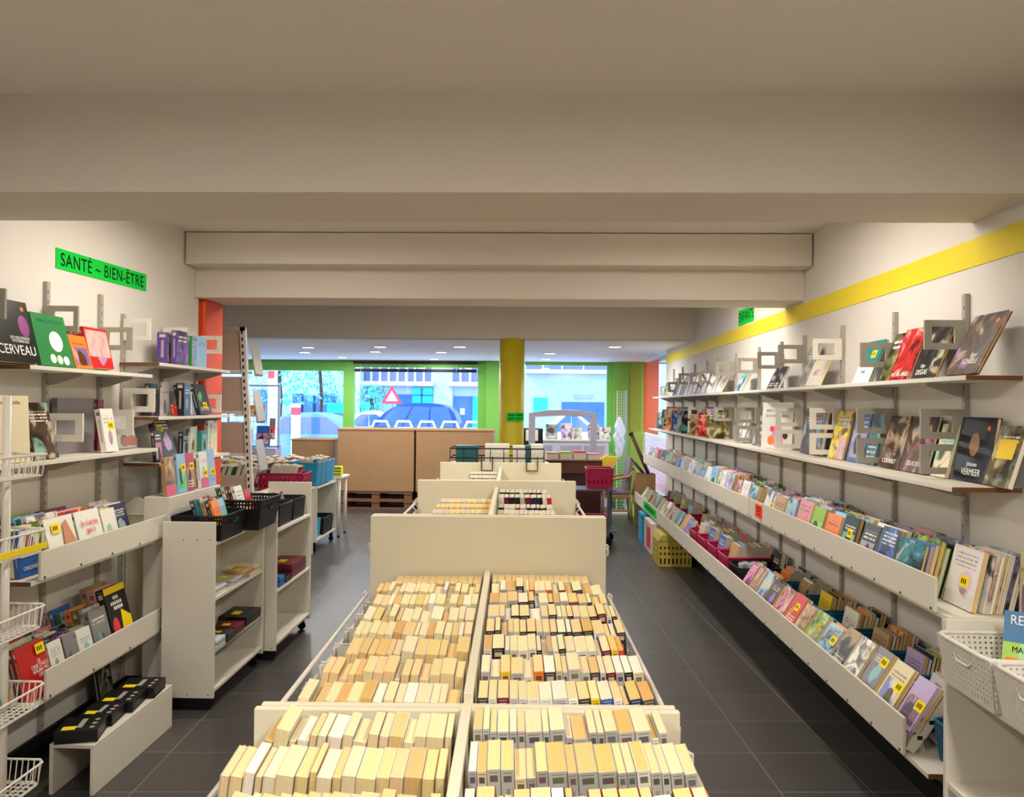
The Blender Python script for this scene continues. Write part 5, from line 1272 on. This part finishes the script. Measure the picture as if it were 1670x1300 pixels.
for x0, x1, y0, y1 in ((478, 492, 645, 690), (500, 512, 648, 690), (520, 545, 645, 690), (420, 440, 640, 690)): fr_('railing_panel', x0, x1, y0, y1, M['shopblue'], .4)
fr_('cyan_awning', 540, 575, 660, 676, M['shopcyan'], .9); fr_('cyan_bin_store', 594, 615, 658, 674, M['shopcyan'], .8); fr_('corner_pillar', 575, 590, 595, 680, M['facade2'], .6)
fr_('fascia_board', 936, 966, 643, 649, mat('faded_board', (.58, .65, .80), .8), .06)
# bare street trees
for i, (x, Yd, hh, lb) in enumerate(((452, 28.5, 4.2, 'leafy young street tree behind the poster rack'), (520, 33.2, 4.4, 'leafy young street tree above the pale car'), (606, 31, 2.6, 'small shrub beside the warning sign'))):
    t = thing('street_tree', lb, 'tree', (PX(x, Yd), Yd, -.12)); MB().tube([(0, 0, 0), (.05, 0, hh * .5), (-.05, 0, hh * .8)], .07, 8).build('trunk', M['rust'], t)
    mb = MB()
    for k in range(420):
        a = U(0, 2 * PI); rr = U(.1, 1.5 if i < 2 else .6); zz = hh * U(.42, 1.05) if i < 2 else hh * U(.5, 1)
        T = at(rr * math.cos(a), rr * math.sin(a), zz, U(0, 3), U(0, 3), U(0, 3)); s_ = U(.05, .13) if i < 2 else U(.04, .09)
        mb.add([(-s_, 0, 0), (0, -s_ * .5, .01), (s_, 0, 0), (0, s_ * .5, .01)], [(0, 1, 2, 3)], 0, T)
    mb.build('foliage', M['leaf'], t)
def car(label, x, Yd, ln, ht, body, van=False, name='car'):
    t = thing(name, label, 'car', (x, Yd, -.12)); h = ht; L_ = ln / 2
    def sm(pts, n=3):
        """round the corners of an outline"""
        for _ in range(n - 1):
            q = []
            for i in range(len(pts)):
                a, b_ = pts[i], pts[(i + 1) % len(pts)]
                q += [(a[0] * .78 + b_[0] * .22, a[1] * .78 + b_[1] * .22), (a[0] * .22 + b_[0] * .78, a[1] * .22 + b_[1] * .78)]
            pts = q
        return pts
    low = sm([(-L_, .32), (-L_, .82), (-L_ + .9, 1.0), (L_ - .1, 1.02), (L_, .80), (L_, .32)])
    MB().prism(low, 'y', -.86, .86).build('body', body, t)
    a0, a1, b0, b1 = (-L_ + .62, -L_ + 1.55, L_ - .42, L_ - .06) if van else (-L_ + .9, -L_ + 1.75, L_ - 1.35, L_ - .45)
    MB().prism(sm([(a0, .96), (a1, h), (b0, h), (b1, .96)], 3), 'y', -.76, .76).build('roof', body, t)
    zt, zb = h - .12, 1.03; n = 3 if van else 2
    def xs(z): f = (z - .96) / (h - .96); return a0 + (a1 - a0) * f, b1 + (b0 - b1) * f
    (lt, rt), (lb, rb_) = xs(zt), xs(zb)
    for i in range(n):
        u0, u1 = i / n + .012, (i + 1) / n - .012
        pl = [(lb + .16 + (rb_ - lb - .3) * u0, zb), (lb + .16 + (rb_ - lb - .3) * u1, zb), (lt + .14 + (rt - lt - .26) * u1, zt), (lt + .14 + (rt - lt - .26) * u0, zt)]
        MB().prism(pl, 'y', -.768, -.755).build('window', M['carglass'], t)
    for sx in (-1, 1):
        for sy in (-.78, .78):
            wx = sx * (L_ - .75); w = MB().lathe([(.24, -.1), (.32, -.08), (.32, .08), (.24, .1)], 20, T=at(wx, sy, .32, PI / 2)).build('wheel', M['tyre'], t)
            MB().lathe([(.05, -.11), (.2, -.105), (.2, .105), (.05, .11)], 14, T=at(wx, sy, .32, PI / 2)).build('hubcap', M['upr'], w)
    MB().box(L_ - .2, L_ + .01, -.865, -.70, .80, 1.12 if van else .9).build('tail_light', M['signred'], t); MB().box(-L_ - .01, -L_ + .2, -.865, -.55, .66, .80).build('headlight', M['signwhite'], t)
    MB().box(a0 + .25, a0 + .42, -.98, -.77, .98, 1.12).build('wing_mirror', body, t)
    return t
car('dark blue people carrier parked outside the middle window', PX(666, 26), 26, 3.8, 1.90, M['carblue'], True)
car('pale blue car parked outside the wide window', PX(496, 22), 22, 4.2, 1.60, M['carpale'])
car('white car outside the gate window', PX(920, 25), 25.5, 3.3, 1.72, M['carwhite'])
car('pale car half hidden behind the green mullion', PX(598, 29), 29, 3.6, 1.6, M['carwhite'])
t = thing('warning_sign', 'red and white triangular road warning sign', 'road sign', (PX(638, 27), 27, -.12))
zc = CZ + (661 - 646) * 27 / 1276
s_ = .36; tri = [(-s_, zc - .18), (s_, zc - .18), (0, zc + .46)]; tri2 = [(-s_ * .6, zc - .09), (s_ * .6, zc - .09), (0, zc + .28)]
MB().ring(tri, tri2, 'y', -.02, .02).build('red_border', M['signred'], t); MB().prism(tri2, 'y', -.01, .01).build('face', M['signwhite'], t); MB().tube([(0, .03, 0), (0, .03, zc)], .04, 8).build('pole', M['upr'], t)
for i, (x, Yd, zt, lb) in enumerate(((441, 20.3, 2.8, 'tall red and white striped road post'), (480, 20.3, 1.85, 'red and white hazard post beside the pale car'))):
    t = thing('road_post', lb, 'post', (PX(x, Yd), Yd, -.12))
    MB().box(-.12, .12, -.02, .02, 0, zt).build('board', M['signwhite'], t); k = MB(); 
    for z in ((2.5, 1.0, 2.75) if i == 0 else (1.55,)): k.box(-.121, .05 if i == 0 else .121, -.022, .022, z, z + .2)
    k.build('red_stripe', M['signred'], t)
for i in range(5):
    x = PX(620 + 38 * i, 17); t = thing('bike_hoop', 'white tubular street hoop, %s from the green mullion' % ORD[i + 1], 'street hoop', (x, 17, -.06), (0, 0, 0), 'white street hoops outside')
    MB().tube([(-.22, 0, 0), (-.20, 0, 1.25), (-.13, 0, 1.42), (.13, 0, 1.42), (.20, 0, 1.25), (.22, 0, 0)], .028, 8).build('tube', M['signwhite'], t, smooth=True)
    MB().box(-.19, .19, -.01, .01, 1.24, 1.30).build('crossbar', M['black'] if i in (0, 3) else M['signwhite'], t)

# ------------------------------------------------------------------ lights
def area(name, loc, sx, sy, power, col, rot=(0, 0, 0)):
    l = bpy.data.lights.new(name, 'AREA'); l.shape = 'RECTANGLE'; l.size = sx; l.size_y = sy; l.energy = power; l.color = col
    o = bpy.data.objects.new(name, l); COL.objects.link(o); o.location = loc; o.rotation_euler = rot; return o
WARM = (1.0, .925, .835)
def tube_light(x, y, power, label, rz=0, ln=1.2):
    t = thing('ceiling_light', label, 'ceiling light', (x, y, 2.924), (0, 0, rz), None)
    MB().box(-ln / 2, ln / 2, -.09, .09, -.045, 0).build('housing', M['metal'], t, bevel=.004)
    for s_ in (-.045, .045): MB().tube([(-ln / 2 + .03, s_, -.06), (ln / 2 - .03, s_, -.06)], .013, 10).build('tube', M['tubeglow'], t, smooth=True)
    l = area('lamp', (x, y, 2.84), ln, .2, power, WARM, (0, 0, rz)); return t
tube_light(-1.5, 4.02, 27, 'ceiling tube light hidden between the beams, health side', PI / 2, 1.0)
tube_light(1.0, 4.02, 27, 'ceiling tube light hidden between the beams, striped wall side', PI / 2, 1.0)
tube_light(-1.2, 6.45, 40, 'ceiling tube light beyond the second beam, pillar side', PI / 2, 1.0)
tube_light(1.0, 6.45, 36, 'ceiling tube light beyond the second beam, striped wall side', PI / 2, 1.0)
tube_light(-1.2, .4, 62, 'ceiling tube light over the camera, health side', PI / 2)
tube_light(1.0, .4, 62, 'ceiling tube light over the camera, striped wall side', PI / 2)
spots = ((-3.21, 11.056), (-3.58, 12.129), (-2.141, 10.84), (-2.419, 11.868), (-3.29, 13.344), (-1.018, 10.735), (-1.409, 11.9), (-1.749, 13.687), (.248, 12.0), (.205, 13.44), (1.089, 10.54))
for i, (x, y) in enumerate(spots):
    t = thing('recessed_spot', 'round recessed ceiling spot, %s counted from the pillar side' % ORD[i + 1], 'ceiling light', (x, y, 2.535), (0, 0, 0), 'recessed spots in the lowered ceiling')
    mb = MB(); n = 20
    o_ = [(.11 * math.cos(2 * PI * k / n), .11 * math.sin(2 * PI * k / n)) for k in range(n)]; i_ = [(.085 * math.cos(2 * PI * k / n), .085 * math.sin(2 * PI * k / n)) for k in range(n)]
    mb.ring(o_, i_, 'z', -.008, 0).build('bezel', M['metal'], t); MB().prism(i_, 'z', -.005, -.001).build('lens', M['lampglow'], t)
    l = bpy.data.lights.new('spot_lamp', 'AREA'); l.shape = 'DISK'; l.size = .16; l.energy = 20; l.color = (1, .95, .88); lo = bpy.data.objects.new('spot_lamp', l); COL.objects.link(lo); lo.location = (x, y, 2.52)
# sky and sun
w = bpy.data.worlds.new('sky'); scene.world = w; w.use_nodes = True; nt = w.node_tree
bg = nt.nodes['Background']; sk = nd(nt, 'ShaderNodeTexSky'); sk.sky_type = 'NISHITA'; sk.sun_disc = False; sk.sun_elevation = math.radians(50); sk.sun_rotation = math.radians(200)
sk.air_density = 1.6; sk.dust_density = .3; sk.ozone_density = 3
nt.links.new(sk.outputs[0], bg.inputs[0]); bg.inputs[1].default_value = .7
l = bpy.data.lights.new('sun', 'SUN'); l.energy = 9.0; l.angle = .02; l.color = (.80, .91, 1.0)
o = bpy.data.objects.new('sun', l); COL.objects.link(o); o.rotation_euler = Vector((.66, .15, -.74)).to_track_quat('-Z', 'Y').to_euler()

# ------------------------------------------------------------------ camera
cam = bpy.data.cameras.new('camera'); co = bpy.data.objects.new('camera', cam); COL.objects.link(co)
F = 1276.0; cam.sensor_fit = 'HORIZONTAL'; cam.sensor_width = 36; cam.lens = 36 * F / 1670; cam.clip_end = 200
yaw, pitch, roll = 35 / F, 11 / F, .009
f = Vector((-math.sin(yaw) * math.cos(pitch), math.cos(yaw) * math.cos(pitch), math.sin(pitch)))
r0 = Vector((math.cos(yaw), math.sin(yaw), 0)); u0 = r0.cross(f)
r = r0 * math.cos(roll) + u0 * math.sin(roll); u = u0 * math.cos(roll) - r0 * math.sin(roll)
mw = Matrix((r, u, -f)).transposed().to_4x4(); mw.translation = (0, 0, CZ); co.matrix_world = mw
scene.camera = co
vs = scene.view_settings; vs.view_transform = 'Standard'; vs.look = 'None'; vs.exposure = 0; vs.gamma = 1; vs.use_curve_mapping = False
scene.cycles.max_bounces = 8; scene.cycles.transparent_max_bounces = 8
dup = [k for k, v in LABELS.items() if v > 1]
print('paperbacks', NB, 'labels', len(LABELS), 'dup', len(dup), dup[:6])
